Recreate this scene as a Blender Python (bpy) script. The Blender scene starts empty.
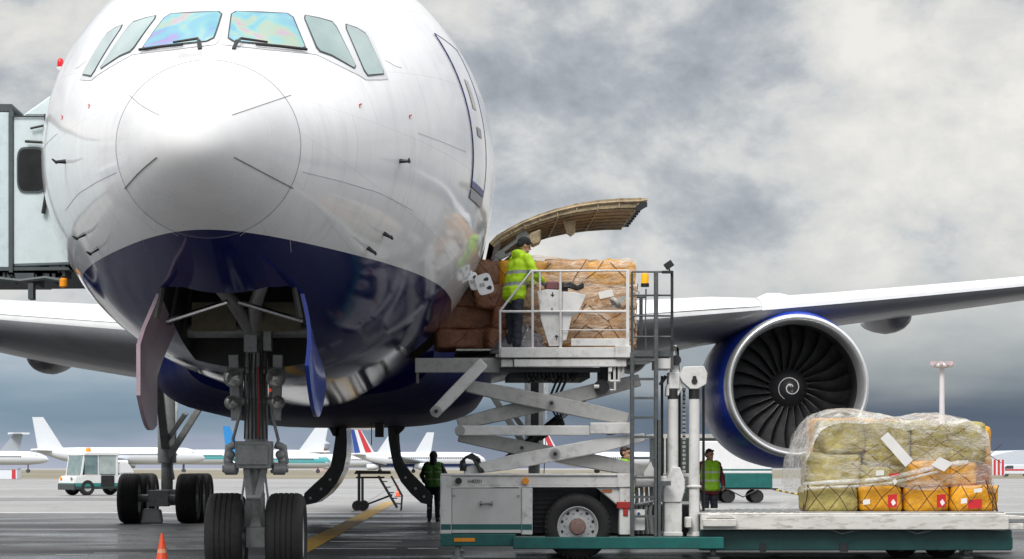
import bpy, bmesh, math, random
from mathutils import Vector, Matrix, noise as mnoise
from mathutils.bvhtree import BVHTree

random.seed(7)
R = math.radians
PI = math.pi
scene = bpy.context.scene
COL = scene.collection
CAM = Vector((2.1, 0.0, 1.37))
FPX = 2040.0
VPX, VPY = 420.0, 468.0


def W(px, py, Y):
    """world point that stands at depth Y where the photo shows pixel (px, py)"""
    return Vector((CAM.x + (px - VPX) * Y / FPX, Y, CAM.z + (VPY - py) * Y / FPX))


# ------------------------------------------------------------------ materials
def mat(name, col, rough=0.5, metal=0.0, var=0.12, vscale=3.0, dirt=0.0, dirtcol=(0.05, 0.045, 0.04),
        bump=0.0, bscale=20.0, coat=0.0, rvar=0.1, stretch=(1, 1, 1), alpha=None, emit=None, spec=0.5):
    m = bpy.data.materials.new(name)
    m.use_nodes = True
    nt = m.node_tree
    N, L = nt.nodes, nt.links
    b = N['Principled BSDF']
    b.inputs['Roughness'].default_value = rough
    b.inputs['Metallic'].default_value = metal
    b.inputs['Coat Weight'].default_value = coat
    b.inputs['Coat Roughness'].default_value = 0.08
    b.inputs['Specular IOR Level'].default_value = spec
    tc = N.new('ShaderNodeTexCoord')
    mp = N.new('ShaderNodeMapping')
    mp.inputs['Scale'].default_value = stretch
    L.new(tc.outputs['Object'], mp.inputs['Vector'])
    nz = N.new('ShaderNodeTexNoise')
    nz.inputs['Scale'].default_value = vscale
    nz.inputs['Detail'].default_value = 6
    nz.inputs['Roughness'].default_value = 0.62
    L.new(mp.outputs[0], nz.inputs['Vector'])
    rp = N.new('ShaderNodeValToRGB')
    rp.color_ramp.elements[0].position = 0.3
    rp.color_ramp.elements[1].position = 0.72
    rp.color_ramp.elements[0].color = tuple(max(0, c * (1 - var)) for c in col) + (1,)
    rp.color_ramp.elements[1].color = tuple(min(1, c * (1 + var)) for c in col) + (1,)
    L.new(nz.outputs['Fac'], rp.inputs['Fac'])
    out = rp.outputs['Color']
    if dirt > 0:
        n2 = N.new('ShaderNodeTexNoise')
        n2.inputs['Scale'].default_value = vscale * 2.3
        n2.inputs['Detail'].default_value = 9
        n2.inputs['Roughness'].default_value = 0.7
        L.new(mp.outputs[0], n2.inputs['Vector'])
        r2 = N.new('ShaderNodeValToRGB')
        r2.color_ramp.elements[0].position = 0.5
        r2.color_ramp.elements[1].position = 0.75
        r2.color_ramp.elements[0].color = (0, 0, 0, 1)
        r2.color_ramp.elements[1].color = (dirt, dirt, dirt, 1)
        L.new(n2.outputs['Fac'], r2.inputs['Fac'])
        mx = N.new('ShaderNodeMixRGB')
        L.new(r2.outputs['Color'], mx.inputs['Fac'])
        L.new(out, mx.inputs['Color1'])
        mx.inputs['Color2'].default_value = tuple(dirtcol) + (1,)
        out = mx.outputs['Color']
    L.new(out, b.inputs['Base Color'])
    mr = N.new('ShaderNodeMapRange')
    mr.inputs['To Min'].default_value = max(0.02, rough - rvar)
    mr.inputs['To Max'].default_value = min(1, rough + rvar)
    L.new(nz.outputs['Fac'], mr.inputs['Value'])
    L.new(mr.outputs[0], b.inputs['Roughness'])
    if bump > 0:
        nb = N.new('ShaderNodeTexNoise')
        nb.inputs['Scale'].default_value = bscale
        nb.inputs['Detail'].default_value = 5
        L.new(mp.outputs[0], nb.inputs['Vector'])
        bp = N.new('ShaderNodeBump')
        bp.inputs['Strength'].default_value = bump
        bp.inputs['Distance'].default_value = 0.05
        L.new(nb.outputs['Fac'], bp.inputs['Height'])
        L.new(bp.outputs[0], b.inputs['Normal'])
    if alpha is not None:
        b.inputs['Alpha'].default_value = alpha
    if emit:
        b.inputs['Emission Color'].default_value = tuple(emit[:3]) + (1,)
        b.inputs['Emission Strength'].default_value = emit[3]
    return m


def band_mat(name, bands, rough=0.4, coat=0.3, var=0.05, axis='Z', bump=0.0, bscale=15, soft=0.0, dirt=0.12):
    """paint in horizontal bands: bands = [(limit, colour), ...] up the object's own axis"""
    m = mat(name, (0.5, 0.5, 0.5), rough, var=var, coat=coat, bump=bump, bscale=bscale)
    nt = m.node_tree
    N, L = nt.nodes, nt.links
    b = N['Principled BSDF']
    tc = N.new('ShaderNodeTexCoord')
    sp = N.new('ShaderNodeSeparateXYZ')
    L.new(tc.outputs['Object'], sp.inputs[0])
    cur = None
    for lim, c in bands:
        if cur is None:
            rgb = N.new('ShaderNodeRGB')
            rgb.outputs[0].default_value = tuple(c) + (1,)
            cur = rgb.outputs[0]
            continue
        g = N.new('ShaderNodeMath')
        g.operation = 'GREATER_THAN'
        g.inputs[1].default_value = lim
        L.new(sp.outputs[axis], g.inputs[0])
        mx = N.new('ShaderNodeMixRGB')
        L.new(g.outputs[0], mx.inputs['Fac'])
        L.new(cur, mx.inputs['Color1'])
        mx.inputs['Color2'].default_value = tuple(c) + (1,)
        cur = mx.outputs[0]
    nz = N.new('ShaderNodeTexNoise')
    nz.inputs['Scale'].default_value = 1.7
    nz.inputs['Detail'].default_value = 9
    nz.inputs['Roughness'].default_value = 0.65
    L.new(tc.outputs['Object'], nz.inputs['Vector'])
    r2 = N.new('ShaderNodeValToRGB')
    r2.color_ramp.elements[0].position = 0.35
    r2.color_ramp.elements[1].position = 0.75
    r2.color_ramp.elements[0].color = (1, 1, 1, 1)
    r2.color_ramp.elements[1].color = (1 - dirt, 1 - dirt, 1 - dirt * 1.05, 1)
    L.new(nz.outputs['Fac'], r2.inputs['Fac'])
    ml = N.new('ShaderNodeMixRGB')
    ml.blend_type = 'MULTIPLY'
    ml.inputs['Fac'].default_value = 1
    L.new(cur, ml.inputs['Color1'])
    L.new(r2.outputs['Color'], ml.inputs['Color2'])
    L.new(ml.outputs[0], b.inputs['Base Color'])
    return m


def film_mat(name, col, a0, a1, stretch, scale=2.0, rough=0.18):
    """clear wrapping film: see-through with pale creases"""
    m = bpy.data.materials.new(name)
    m.use_nodes = True
    nt = m.node_tree
    N, L = nt.nodes, nt.links
    b = N['Principled BSDF']
    b.inputs['Base Color'].default_value = tuple(col) + (1,)
    b.inputs['Roughness'].default_value = rough
    tc = N.new('ShaderNodeTexCoord')
    mp = N.new('ShaderNodeMapping')
    mp.inputs['Scale'].default_value = stretch
    mp.inputs['Rotation'].default_value = (0, R(9), 0)
    L.new(tc.outputs['Object'], mp.inputs['Vector'])
    nz = N.new('ShaderNodeTexNoise')
    nz.inputs['Scale'].default_value = scale
    nz.inputs['Detail'].default_value = 8
    nz.inputs['Roughness'].default_value = 0.7
    nz.inputs['Distortion'].default_value = 1.2
    L.new(mp.outputs[0], nz.inputs['Vector'])
    rp = N.new('ShaderNodeValToRGB')
    rp.color_ramp.elements[0].position = 0.42
    rp.color_ramp.elements[1].position = 0.72
    rp.color_ramp.elements[0].color = (a0, a0, a0, 1)
    rp.color_ramp.elements[1].color = (a1, a1, a1, 1)
    L.new(nz.outputs['Fac'], rp.inputs['Fac'])
    L.new(rp.outputs['Color'], b.inputs['Alpha'])
    nb = N.new('ShaderNodeTexNoise')
    nb.inputs['Scale'].default_value = scale * 4
    nb.inputs['Detail'].default_value = 4
    nb.inputs['Distortion'].default_value = 1.5
    L.new(mp.outputs[0], nb.inputs['Vector'])
    bp = N.new('ShaderNodeBump')
    bp.inputs['Strength'].default_value = 0.9
    bp.inputs['Distance'].default_value = 0.04
    L.new(nb.outputs['Fac'], bp.inputs['Height'])
    L.new(bp.outputs[0], b.inputs['Normal'])
    return m


# ------------------------------------------------------------------ mesh builder
class MB:
    def __init__(self):
        self.v, self.f, self.m = [], [], []

    def add(self, vs, fs, mi=0):
        o = len(self.v)
        self.v += [Vector(p) for p in vs]
        self.f += [tuple(i + o for i in f) for f in fs]
        self.m += [mi] * len(fs)
        return self

    def box(self, c, s, rot=None, mi=0):
        c = Vector(c)
        hx, hy, hz = s[0] / 2, s[1] / 2, s[2] / 2
        vs = [Vector((x, y, z)) for x in (-hx, hx) for y in (-hy, hy) for z in (-hz, hz)]
        if rot is not None:
            vs = [rot @ p for p in vs]
        return self.add([p + c for p in vs],
                        [(0, 1, 3, 2), (4, 6, 7, 5), (0, 4, 5, 1), (2, 3, 7, 6), (0, 2, 6, 4), (1, 5, 7, 3)], mi)

    def minmax(self, a, b, mi=0):
        a, b = Vector(a), Vector(b)
        return self.box((a + b) / 2, [abs(b[i] - a[i]) for i in range(3)], None, mi)

    def beam(self, p, q, w, h, up=(0, 1, 0), mi=0, ext=0.0):
        """bar from p to q; w across 'up', h along 'up'"""
        p, q = Vector(p), Vector(q)
        d = (q - p).normalized()
        p, q = p - d * ext, q + d * ext
        u = Vector(up)
        s = d.cross(u).normalized()
        u = s.cross(d).normalized()
        a, b = s * w / 2, u * h / 2
        vs = [p - a - b, p + a - b, p + a + b, p - a + b, q - a - b, q + a - b, q + a + b, q - a + b]
        return self.add(vs, [(0, 3, 2, 1), (4, 5, 6, 7), (0, 1, 5, 4), (1, 2, 6, 5), (2, 3, 7, 6), (3, 0, 4, 7)], mi)

    def tube(self, pts, r, n=8, mi=0, caps=True, closed=False):
        pts = [Vector(p) for p in pts]
        k = len(pts)
        rs = r if isinstance(r, (list, tuple)) else [r] * k
        vs, fs = [], []
        prev = None
        for i, p in enumerate(pts):
            if closed:
                d = pts[(i + 1) % k] - pts[i - 1]
            else:
                d = pts[min(i + 1, k - 1)] - pts[max(i - 1, 0)]
            d = d.normalized() if d.length > 1e-9 else Vector((0, 0, 1))
            if prev is None:
                ref = Vector((0, 0, 1)) if abs(d.z) < 0.9 else Vector((1, 0, 0))
                a = d.cross(ref).normalized()
            else:
                a = (prev - d * prev.dot(d))
                a = a.normalized() if a.length > 1e-6 else d.orthogonal().normalized()
            prev = a
            b = d.cross(a)
            for j in range(n):
                t = 2 * PI * j / n
                vs.append(p + (a * math.cos(t) + b * math.sin(t)) * rs[i])
        for i in range(k if closed else k - 1):
            i2 = (i + 1) % k
            for j in range(n):
                j2 = (j + 1) % n
                fs.append((i * n + j, i * n + j2, i2 * n + j2, i2 * n + j))
        if caps and not closed:
            fs.append(tuple(range(n))[::-1])
            fs.append(tuple((k - 1) * n + j for j in range(n)))
        return self.add(vs, fs, mi)

    def lathe(self, prof, n, c=(0, 0, 0), axis=(0, 1, 0), mi=0, caps=True):
        """prof: list of (radius, distance along axis)"""
        c, ax = Vector(c), Vector(axis).normalized()
        a = ax.orthogonal().normalized()
        b = ax.cross(a)
        vs, fs = [], []
        for r, h in prof:
            for j in range(n):
                t = 2 * PI * j / n
                vs.append(c + ax * h + (a * math.cos(t) + b * math.sin(t)) * max(r, 1e-4))
        k = len(prof)
        for i in range(k - 1):
            for j in range(n):
                j2 = (j + 1) % n
                fs.append((i * n + j, i * n + j2, (i + 1) * n + j2, (i + 1) * n + j))
        if caps:
            fs.append(tuple(range(n))[::-1])
            fs.append(tuple((k - 1) * n + j for j in range(n)))
        return self.add(vs, fs, mi)

    def prism(self, pts, ext, mi=0):
        pts = [Vector(p) for p in pts]
        e = Vector(ext)
        n = len(pts)
        fs = [tuple(range(n))[::-1], tuple(range(n, 2 * n))]
        fs += [(i, (i + 1) % n, (i + 1) % n + n, i + n) for i in range(n)]
        return self.add(pts + [p + e for p in pts], fs, mi)

    def loft(self, rings, mi=0, caps=True):
        n = len(rings[0])
        vs = [p for r in rings for p in r]
        fs = []
        for i in range(len(rings) - 1):
            for j in range(n):
                j2 = (j + 1) % n
                fs.append((i * n + j, i * n + j2, (i + 1) * n + j2, (i + 1) * n + j))
        if caps:
            fs.append(tuple(range(n))[::-1])
            fs.append(tuple((len(rings) - 1) * n + j for j in range(n)))
        return self.add(vs, fs, mi)

    def grid(self, rows, mi=0):
        nu = len(rows[0])
        vs = [p for r in rows for p in r]
        fs = []
        for i in range(len(rows) - 1):
            for j in range(nu - 1):
                fs.append((i * nu + j, i * nu + j + 1, (i + 1) * nu + j + 1, (i + 1) * nu + j))
        return self.add(vs, fs, mi)

    def ball(self, c, r, n=12, mi=0):
        c = Vector(c)
        rr = r if isinstance(r, (list, tuple)) else (r, r, r)
        k = max(5, n // 2 + 1)
        vs = [c + Vector((0, 0, rr[2]))]
        fs = []
        for i in range(1, k):
            ph = PI * i / k
            for j in range(n):
                t = 2 * PI * j / n
                vs.append(c + Vector((rr[0] * math.sin(ph) * math.cos(t), rr[1] * math.sin(ph) * math.sin(t), rr[2] * math.cos(ph))))
        vs.append(c - Vector((0, 0, rr[2])))
        last = len(vs) - 1
        for j in range(n):
            j2 = (j + 1) % n
            fs.append((0, 1 + j, 1 + j2))
            fs.append((last, 1 + (k - 2) * n + j2, 1 + (k - 2) * n + j))
            for i in range(k - 2):
                fs.append((1 + i * n + j, 1 + (i + 1) * n + j, 1 + (i + 1) * n + j2, 1 + i * n + j2))
        return self.add(vs, fs, mi)

    def capsule(self, p, q, r0, r1, n=12, mi=0):
        """closed tapered capsule"""
        p, q = Vector(p), Vector(q)
        d = q - p
        ln = d.length
        if ln < 1e-6:
            return self.ball(p, r0, n, mi)
        d /= ln
        prof = []
        for i in range(1, 5):
            t = PI / 2 * i / 5
            prof.append((r0 * math.sin(t), -r0 * math.cos(t)))
        prof.append((r0, 0))
        prof.append((r1, ln))
        for i in range(4, 0, -1):
            t = PI / 2 * i / 5
            prof.append((r1 * math.sin(t), ln + r1 * math.cos(t)))
        return self.lathe(prof, n, p, d, mi)

    def mirror(self):
        k = len(self.v)
        fs, ms = list(self.f), list(self.m)
        self.v += [Vector((-p.x, p.y, p.z)) for p in self.v[:k]]
        for f, mi in zip(fs, ms):
            self.f.append(tuple(i + k for i in reversed(f)))
            self.m.append(mi)
        return self

    def build(self, name, mats, parent=None, loc=None, rot=None, bevel=0.0, seg=1, angle=35, flat=False, origin=None):
        me = bpy.data.meshes.new(name)
        off = Vector(origin) if origin is not None else Vector((0, 0, 0))
        me.from_pydata([tuple(p - off) for p in self.v], [], self.f)
        mats = mats if isinstance(mats, (list, tuple)) else [mats]
        for m in mats:
            me.materials.append(m)
        for p, mi in zip(me.polygons, self.m):
            p.material_index = mi
        bm = bmesh.new()
        bm.from_mesh(me)
        bmesh.ops.recalc_face_normals(bm, faces=bm.faces)
        if bevel > 0:
            es = [e for e in bm.edges if len(e.link_faces) == 2 and e.calc_face_angle(0) > R(30)]
            bmesh.ops.bevel(bm, geom=es, offset=bevel, segments=seg, affect='EDGES', clamp_overlap=True)
        bm.to_mesh(me)
        bm.free()
        if not flat:
            for p in me.polygons:
                p.use_smooth = True
            me.set_sharp_from_angle(angle=R(angle))
        o = bpy.data.objects.new(name, me)
        COL.objects.link(o)
        if parent is not None:
            o.parent = parent
        if loc is not None:
            o.location = loc
        elif origin is not None:
            o.location = off
        if rot is not None:
            o.rotation_euler = rot
        return o


def tag(o, label=None, cat=None, group=None, kind=None):
    if label:
        o['label'] = label
    if cat:
        o['category'] = cat
    if group:
        o['group'] = group
    if kind:
        o['kind'] = kind
    return o


def thing(name, label, cat, loc=(0, 0, 0), rz=0.0, group=None):
    o = bpy.data.objects.new(name, None)
    o.empty_display_size = 0.3
    COL.objects.link(o)
    o.location = loc
    o.rotation_euler = (0, 0, rz)
    return tag(o, label, cat, group)


def copy_tree(o, parent=None):
    c = o.copy()
    COL.objects.link(c)
    c.parent = parent
    for ch in list(o.children):
        copy_tree(ch, c)
    return c


def evaluated(o):
    """bake an object's modifiers into its own mesh"""
    dg = bpy.context.evaluated_depsgraph_get()
    dg.update()
    me = bpy.data.meshes.new_from_object(o.evaluated_get(dg))
    o.modifiers.clear()
    old = o.data
    o.data = me
    bpy.data.meshes.remove(old)
    return o


def pchip(xs, ys):
    n = len(xs)
    h = [xs[i + 1] - xs[i] for i in range(n - 1)]
    dl = [(ys[i + 1] - ys[i]) / h[i] for i in range(n - 1)]
    d = [0.0] * n
    d[0], d[-1] = dl[0], dl[-1]
    for i in range(1, n - 1):
        if dl[i - 1] * dl[i] > 0:
            w1, w2 = 2 * h[i] + h[i - 1], h[i] + 2 * h[i - 1]
            d[i] = (w1 + w2) / (w1 / dl[i - 1] + w2 / dl[i])

    def f(x):
        if x <= xs[0]:
            return ys[0]
        if x >= xs[-1]:
            return ys[-1]
        k = 0
        while x > xs[k + 1]:
            k += 1
        t = (x - xs[k]) / h[k]
        a = 2 * t ** 3 - 3 * t ** 2 + 1
        b = t ** 3 - 2 * t ** 2 + t
        c = -2 * t ** 3 + 3 * t ** 2
        e = t ** 3 - t ** 2
        return a * ys[k] + b * h[k] * d[k] + c * ys[k + 1] + e * h[k] * d[k + 1]
    return f


# ------------------------------------------------------------------ shared materials
WHITE = (0.78, 0.79, 0.80)
M = {}
M['tyre'] = mat('tyre_rubber', (0.013, 0.013, 0.014), 0.75, var=0.3, dirt=0.25, dirtcol=(0.06, 0.055, 0.05), bump=0.15)
M['rim'] = mat('wheel_rim_paint', (0.42, 0.43, 0.44), 0.4, var=0.15, dirt=0.5, vscale=9)
M['gear_metal'] = mat('gear_grey_paint', (0.27, 0.285, 0.285), 0.42, 0.15, var=0.2, dirt=0.5, vscale=5)
M['dark_metal'] = mat('dark_metal', (0.035, 0.036, 0.04), 0.45, 0.5, var=0.3)
M['steel'] = mat('bare_steel', (0.55, 0.56, 0.58), 0.25, 1.0, var=0.1)
M['black'] = mat('black_plastic', (0.012, 0.012, 0.013), 0.4, var=0.2)
M['hose'] = mat('black_hose', (0.015, 0.015, 0.016), 0.5, var=0.3)
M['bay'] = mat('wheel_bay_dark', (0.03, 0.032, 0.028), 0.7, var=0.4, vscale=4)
M['tan'] = mat('bay_tan_liner', (0.13, 0.115, 0.07), 0.7, var=0.25, dirt=0.6, vscale=4)
M['loader_white'] = mat('loader_white_paint', (0.66, 0.66, 0.65), 0.40, var=0.10, vscale=2.2, dirt=0.55, dirtcol=(0.20, 0.165, 0.13), rvar=0.12)
M['loader_grey'] = mat('loader_grey_paint', (0.40, 0.40, 0.39), 0.45, var=0.12, dirt=0.5, dirtcol=(0.1, 0.09, 0.08), vscale=3)
M['ladder'] = mat('ladder_grey_paint', (0.085, 0.095, 0.10), 0.5, 0.2, var=0.25, dirt=0.3, dirtcol=(0.25, 0.24, 0.22), vscale=8)
M['teal'] = mat('loader_teal_paint', (0.006, 0.115, 0.105), 0.42, var=0.2, dirt=0.45, dirtcol=(0.02, 0.03, 0.03), vscale=3)
M['bed_white'] = mat('bed_worn_white', (0.62, 0.61, 0.58), 0.5, var=0.12, vscale=3, dirt=0.8, dirtcol=(0.13, 0.10, 0.07), stretch=(0.6, 1, 2.5))
M['red'] = mat('red_paint', (0.32, 0.02, 0.015), 0.5, var=0.25)
M['amber'] = mat('amber_plastic', (0.85, 0.30, 0.01), 0.3, var=0.1)
M['glass_dark'] = mat('dark_glass', (0.02, 0.024, 0.028), 0.05, var=0.2, coat=0.5)
M['paper'] = mat('paper_label', (0.72, 0.71, 0.70), 0.6, var=0.08)
M['red_label'] = mat('red_label', (0.50, 0.015, 0.02), 0.5, var=0.1)
M['cone_orange'] = mat('cone_orange', (0.75, 0.07, 0.01), 0.5, var=0.15)
M['skin'] = mat('skin', (0.50, 0.27, 0.19), 0.55, var=0.12, vscale=14)
M['hair'] = mat('hair_brown', (0.035, 0.02, 0.012), 0.6, var=0.4, vscale=40)
M['boot'] = mat('boot_leather', (0.014, 0.013, 0.012), 0.5, var=0.3)
M['white_plain'] = mat('white_paint', (0.74, 0.75, 0.76), 0.4, var=0.05, dirt=0.12, dirtcol=(0.4, 0.4, 0.4))
M['red_lamp'] = mat('red_lamp_glass', (0.6, 0.01, 0.02), 0.2, var=0.1)
M['lens'] = mat('lamp_lens', (0.30, 0.31, 0.30), 0.08, 0.6, var=0.3, vscale=12)
# ================================================================== AIRLINER
NOSE = Vector((-0.02, 19.0, 0))
YAW = R(0.6)
RIN = Matrix.Rotation(YAW, 3, 'Z')
air = thing('airliner', 'large white twin-engine airliner with dark blue belly, nose towards the viewer, cargo door open', 'airliner', NOSE, -YAW)


def wrapA(px, py, Y):
    return RIN @ (W(px, py, Y) - NOSE)


_Z = [0, .08, .3, .7, 1.3, 2.3, 3.3, 4.5, 6, 8, 10, 12, 42, 48, 54, 60, 63]
_T = [4.43, 4.69, 4.93, 5.18, 5.43, 5.80, 6.44, 7.12, 7.76, 8.34, 8.62, 8.70, 8.70, 8.68, 8.55, 8.3, 8.0]
_B = [4.43, 4.24, 4.06, 3.86, 3.66, 3.38, 3.14, 2.91, 2.69, 2.54, 2.50, 2.50, 2.50, 3.1, 4.3, 5.8, 6.6]
_H = [0, .24, .45, .68, .92, 1.33, 1.73, 2.16, 2.58, 2.93, 3.08, 3.10, 3.10, 2.95, 2.3, 1.1, .4]
_C = [4.43, 4.45, 4.48, 4.53, 4.58, 4.72, 4.88, 5.02, 5.20, 5.42, 5.55, 5.60, 5.60, 5.75, 6.2, 6.9, 7.2]
_S = [math.sqrt(z) for z in _Z]
fT, fB, fH, fC = pchip(_S, _T), pchip(_S, _B), pchip(_S, _H), pchip(_S, _C)


def section(z, n=112):
    s = math.sqrt(max(z, 0))
    t, b, h, c = fT(s), fB(s), fH(s), fC(s)
    ring = []
    for j in range(n):
        a = 2 * PI * j / n
        sa = math.sin(a)
        ring.append(Vector((h * math.cos(a), z, c + (t - c) * sa if sa > 0 else c + (c - b) * sa)))
    return ring


def fus_pt(z, H, side=1):
    s = math.sqrt(max(z, 0))
    t, b, h, c = fT(s), fB(s), fH(s), fC(s)
    q = (H - c) / ((t - c) if H > c else (c - b))
    return Vector((side * h * math.sqrt(max(0, 1 - q * q)), z, H))


BLUE = (0.005, 0.010, 0.095)
fus_mat = band_mat('fuselage_paint', [(None, BLUE), (3.72, (0.84, 0.845, 0.855))], 0.13, 0.0, dirt=0.07)
fus_mat.node_tree.nodes['Principled BSDF'].inputs['Specular IOR Level'].default_value = 0.26
rad_mat = band_mat('radome_paint', [(None, BLUE), (3.72, (0.80, 0.805, 0.815))], 0.28, 0.15, dirt=0.12)

stn = [1.3 + 0.15 * i for i in range(60)]
stn = [z for z in stn if z < 10] + [10.5, 11, 11.5, 12, 13, 14, 15, 17, 20, 25, 30, 36, 42, 44, 46, 48, 50, 52, 54, 56, 58, 60, 61.5, 63]
mb = MB()
mb.loft([section(z) for z in stn])
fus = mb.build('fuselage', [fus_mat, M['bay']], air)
_fl = MB()
_rs = [0.0004] + [1.302 * (i / 26) ** 2 for i in range(1, 27)]
_fl.loft([section(z) for z in _rs])
radome = _fl.build('radome', [rad_mat], air, angle=60)
# ray target for things fixed on the skin
_v, _f = [], []
for part in (mb, _fl):
    o_ = len(_v)
    _v += [tuple(p) for p in part.v]
    _f += [tuple(i + o_ for i in f) for f in part.f]
BV = BVHTree.FromPolygons(_v, _f)
CAML = RIN @ (CAM - NOSE)


def surf(px, py, off=0.0):
    d = (RIN @ Vector(((px - VPX) / FPX, 1.0, (VPY - py) / FPX))).normalized()
    h = BV.ray_cast(CAML, d)
    if h[0] is None:
        h = BV.find_nearest(CAML + d * 27)
    nn = h[1]
    if nn.dot(h[0] - Vector((0, h[0].y, fC(math.sqrt(max(h[0].y, 0)))))) < 0 and nn.y > 0:
        nn = -nn
    if nn.dot(d) > 0:
        nn = -nn
    return h[0] + nn * off


def lerp_poly(pts, t):
    k = len(pts) - 1
    x = min(max(t, 0), 1) * k
    i = min(int(x), k - 1)
    f = x - i
    return (pts[i][0] * (1 - f) + pts[i + 1][0] * f, pts[i][1] * (1 - f) + pts[i + 1][1] * f)


def surf_strip(top, bot, off, nu=10, nv=8, rc=0.0):
    """sheet on the skin between two pixel polylines, corners cut by rc, with a rim going back to the skin"""
    rows = []
    for j in range(nv + 1):
        v = j / nv
        row = []
        for i in range(nu + 1):
            u = i / nu
            uu, vv = u, v
            if rc > 0:
                e = 0.0
                ev = min(v, 1 - v) / rc
                if ev < 1:
                    e = 0.6 * rc * (1 - math.sqrt(max(0, 1 - (1 - ev) ** 2)))
                uu = e + u * (1 - 2 * e)
            a, b = lerp_poly(top, uu), lerp_poly(bot, uu)
            row.append(surf(a[0] * (1 - vv) + b[0] * vv, a[1] * (1 - vv) + b[1] * vv, off))
        rows.append(row)
    return rows


def mx_rows(rows):
    return [[Vector((-p.x, p.y, p.z)) for p in r] for r in rows]


def surf_line(pts, r=0.004, off=0.0, n=14):
    out = []
    for i in range(n + 1):
        x, y = lerp_poly(pts, i / n)
        out.append(surf(x, y, off))
    return out


def skin_panels(m, strength=0.10):
    nt = m.node_tree
    N, L = nt.nodes, nt.links
    b = N['Principled BSDF']
    src = b.inputs['Base Color'].links[0].from_socket
    tc = N.new('ShaderNodeTexCoord')
    sp = N.new('ShaderNodeSeparateXYZ')
    L.new(tc.outputs['Object'], sp.inputs[0])
    zc = N.new('ShaderNodeMath')
    zc.operation = 'SUBTRACT'
    L.new(sp.outputs['Z'], zc.inputs[0])
    zc.inputs[1].default_value = 5.1
    at = N.new('ShaderNodeMath')
    at.operation = 'ARCTAN2'
    L.new(sp.outputs['X'], at.inputs[0])
    L.new(zc.outputs[0], at.inputs[1])
    an = N.new('ShaderNodeMath')
    an.operation = 'MULTIPLY'
    L.new(at.outputs[0], an.inputs[0])
    an.inputs[1].default_value = 3.0
    cb = N.new('ShaderNodeCombineXYZ')
    L.new(sp.outputs['Y'], cb.inputs['X'])
    L.new(an.outputs[0], cb.inputs['Y'])
    br = N.new('ShaderNodeTexBrick')
    br.offset = 0.35
    br.inputs['Scale'].default_value = 1
    br.inputs['Brick Width'].default_value = 1.55
    br.inputs['Row Height'].default_value = 1.18
    br.inputs['Mortar Size'].default_value = 0.006
    br.inputs['Mortar Smooth'].default_value = 0.4
    br.inputs['Color1'].default_value = (1, 1, 1, 1)
    br.inputs['Color2'].default_value = (0.965, 0.968, 0.975, 1)
    br.inputs['Mortar'].default_value = (0.62, 0.63, 0.65, 1)
    L.new(cb.outputs[0], br.inputs['Vector'])
    mu = N.new('ShaderNodeMixRGB')
    mu.blend_type = 'MULTIPLY'
    mu.inputs['Fac'].default_value = 0.55
    L.new(src, mu.inputs['Color1'])
    L.new(br.outputs['Color'], mu.inputs['Color2'])
    # stains running down the skin
    mp = N.new('ShaderNodeMapping')
    mp.inputs['Scale'].default_value = (2.2, 2.6, 0.35)
    L.new(tc.outputs['Object'], mp.inputs['Vector'])
    nz = N.new('ShaderNodeTexNoise')
    nz.inputs['Scale'].default_value = 2.2
    nz.inputs['Detail'].default_value = 8
    nz.inputs['Roughness'].default_value = 0.7
    L.new(mp.outputs[0], nz.inputs['Vector'])
    rp = N.new('ShaderNodeValToRGB')
    rp.color_ramp.elements[0].position = 0.50
    rp.color_ramp.elements[1].position = 0.80
    rp.color_ramp.elements[0].color = (1, 1, 1, 1)
    rp.color_ramp.elements[1].color = (0.78, 0.775, 0.76, 1)
    L.new(nz.outputs['Fac'], rp.inputs['Fac'])
    m2 = N.new('ShaderNodeMixRGB')
    m2.blend_type = 'MULTIPLY'
    m2.inputs['Fac'].default_value = 0.7
    L.new(mu.outputs[0], m2.inputs['Color1'])
    L.new(rp.outputs[0], m2.inputs['Color2'])
    L.new(m2.outputs[0], b.inputs['Base Color'])


skin_panels(fus_mat)
for _n in fus_mat.node_tree.nodes:
    if _n.type == 'MAP_RANGE':
        _n.inputs['To Min'].default_value = 0.05
        _n.inputs['To Max'].default_value = 0.13

# ---- cut the wheel bay and the cargo doorway
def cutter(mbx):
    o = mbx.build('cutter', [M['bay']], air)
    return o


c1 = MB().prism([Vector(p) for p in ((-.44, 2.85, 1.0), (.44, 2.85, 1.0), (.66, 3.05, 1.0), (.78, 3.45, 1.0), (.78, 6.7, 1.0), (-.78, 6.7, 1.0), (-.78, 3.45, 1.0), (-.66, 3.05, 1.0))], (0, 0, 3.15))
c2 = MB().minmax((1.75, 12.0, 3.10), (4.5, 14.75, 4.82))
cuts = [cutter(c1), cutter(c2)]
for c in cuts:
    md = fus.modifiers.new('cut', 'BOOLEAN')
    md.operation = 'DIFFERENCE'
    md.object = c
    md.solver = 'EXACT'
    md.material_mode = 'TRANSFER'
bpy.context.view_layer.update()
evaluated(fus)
fus.data.set_sharp_from_angle(angle=R(35))
for c in cuts:
    me = c.data
    bpy.data.objects.remove(c)
    bpy.data.meshes.remove(me)

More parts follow.
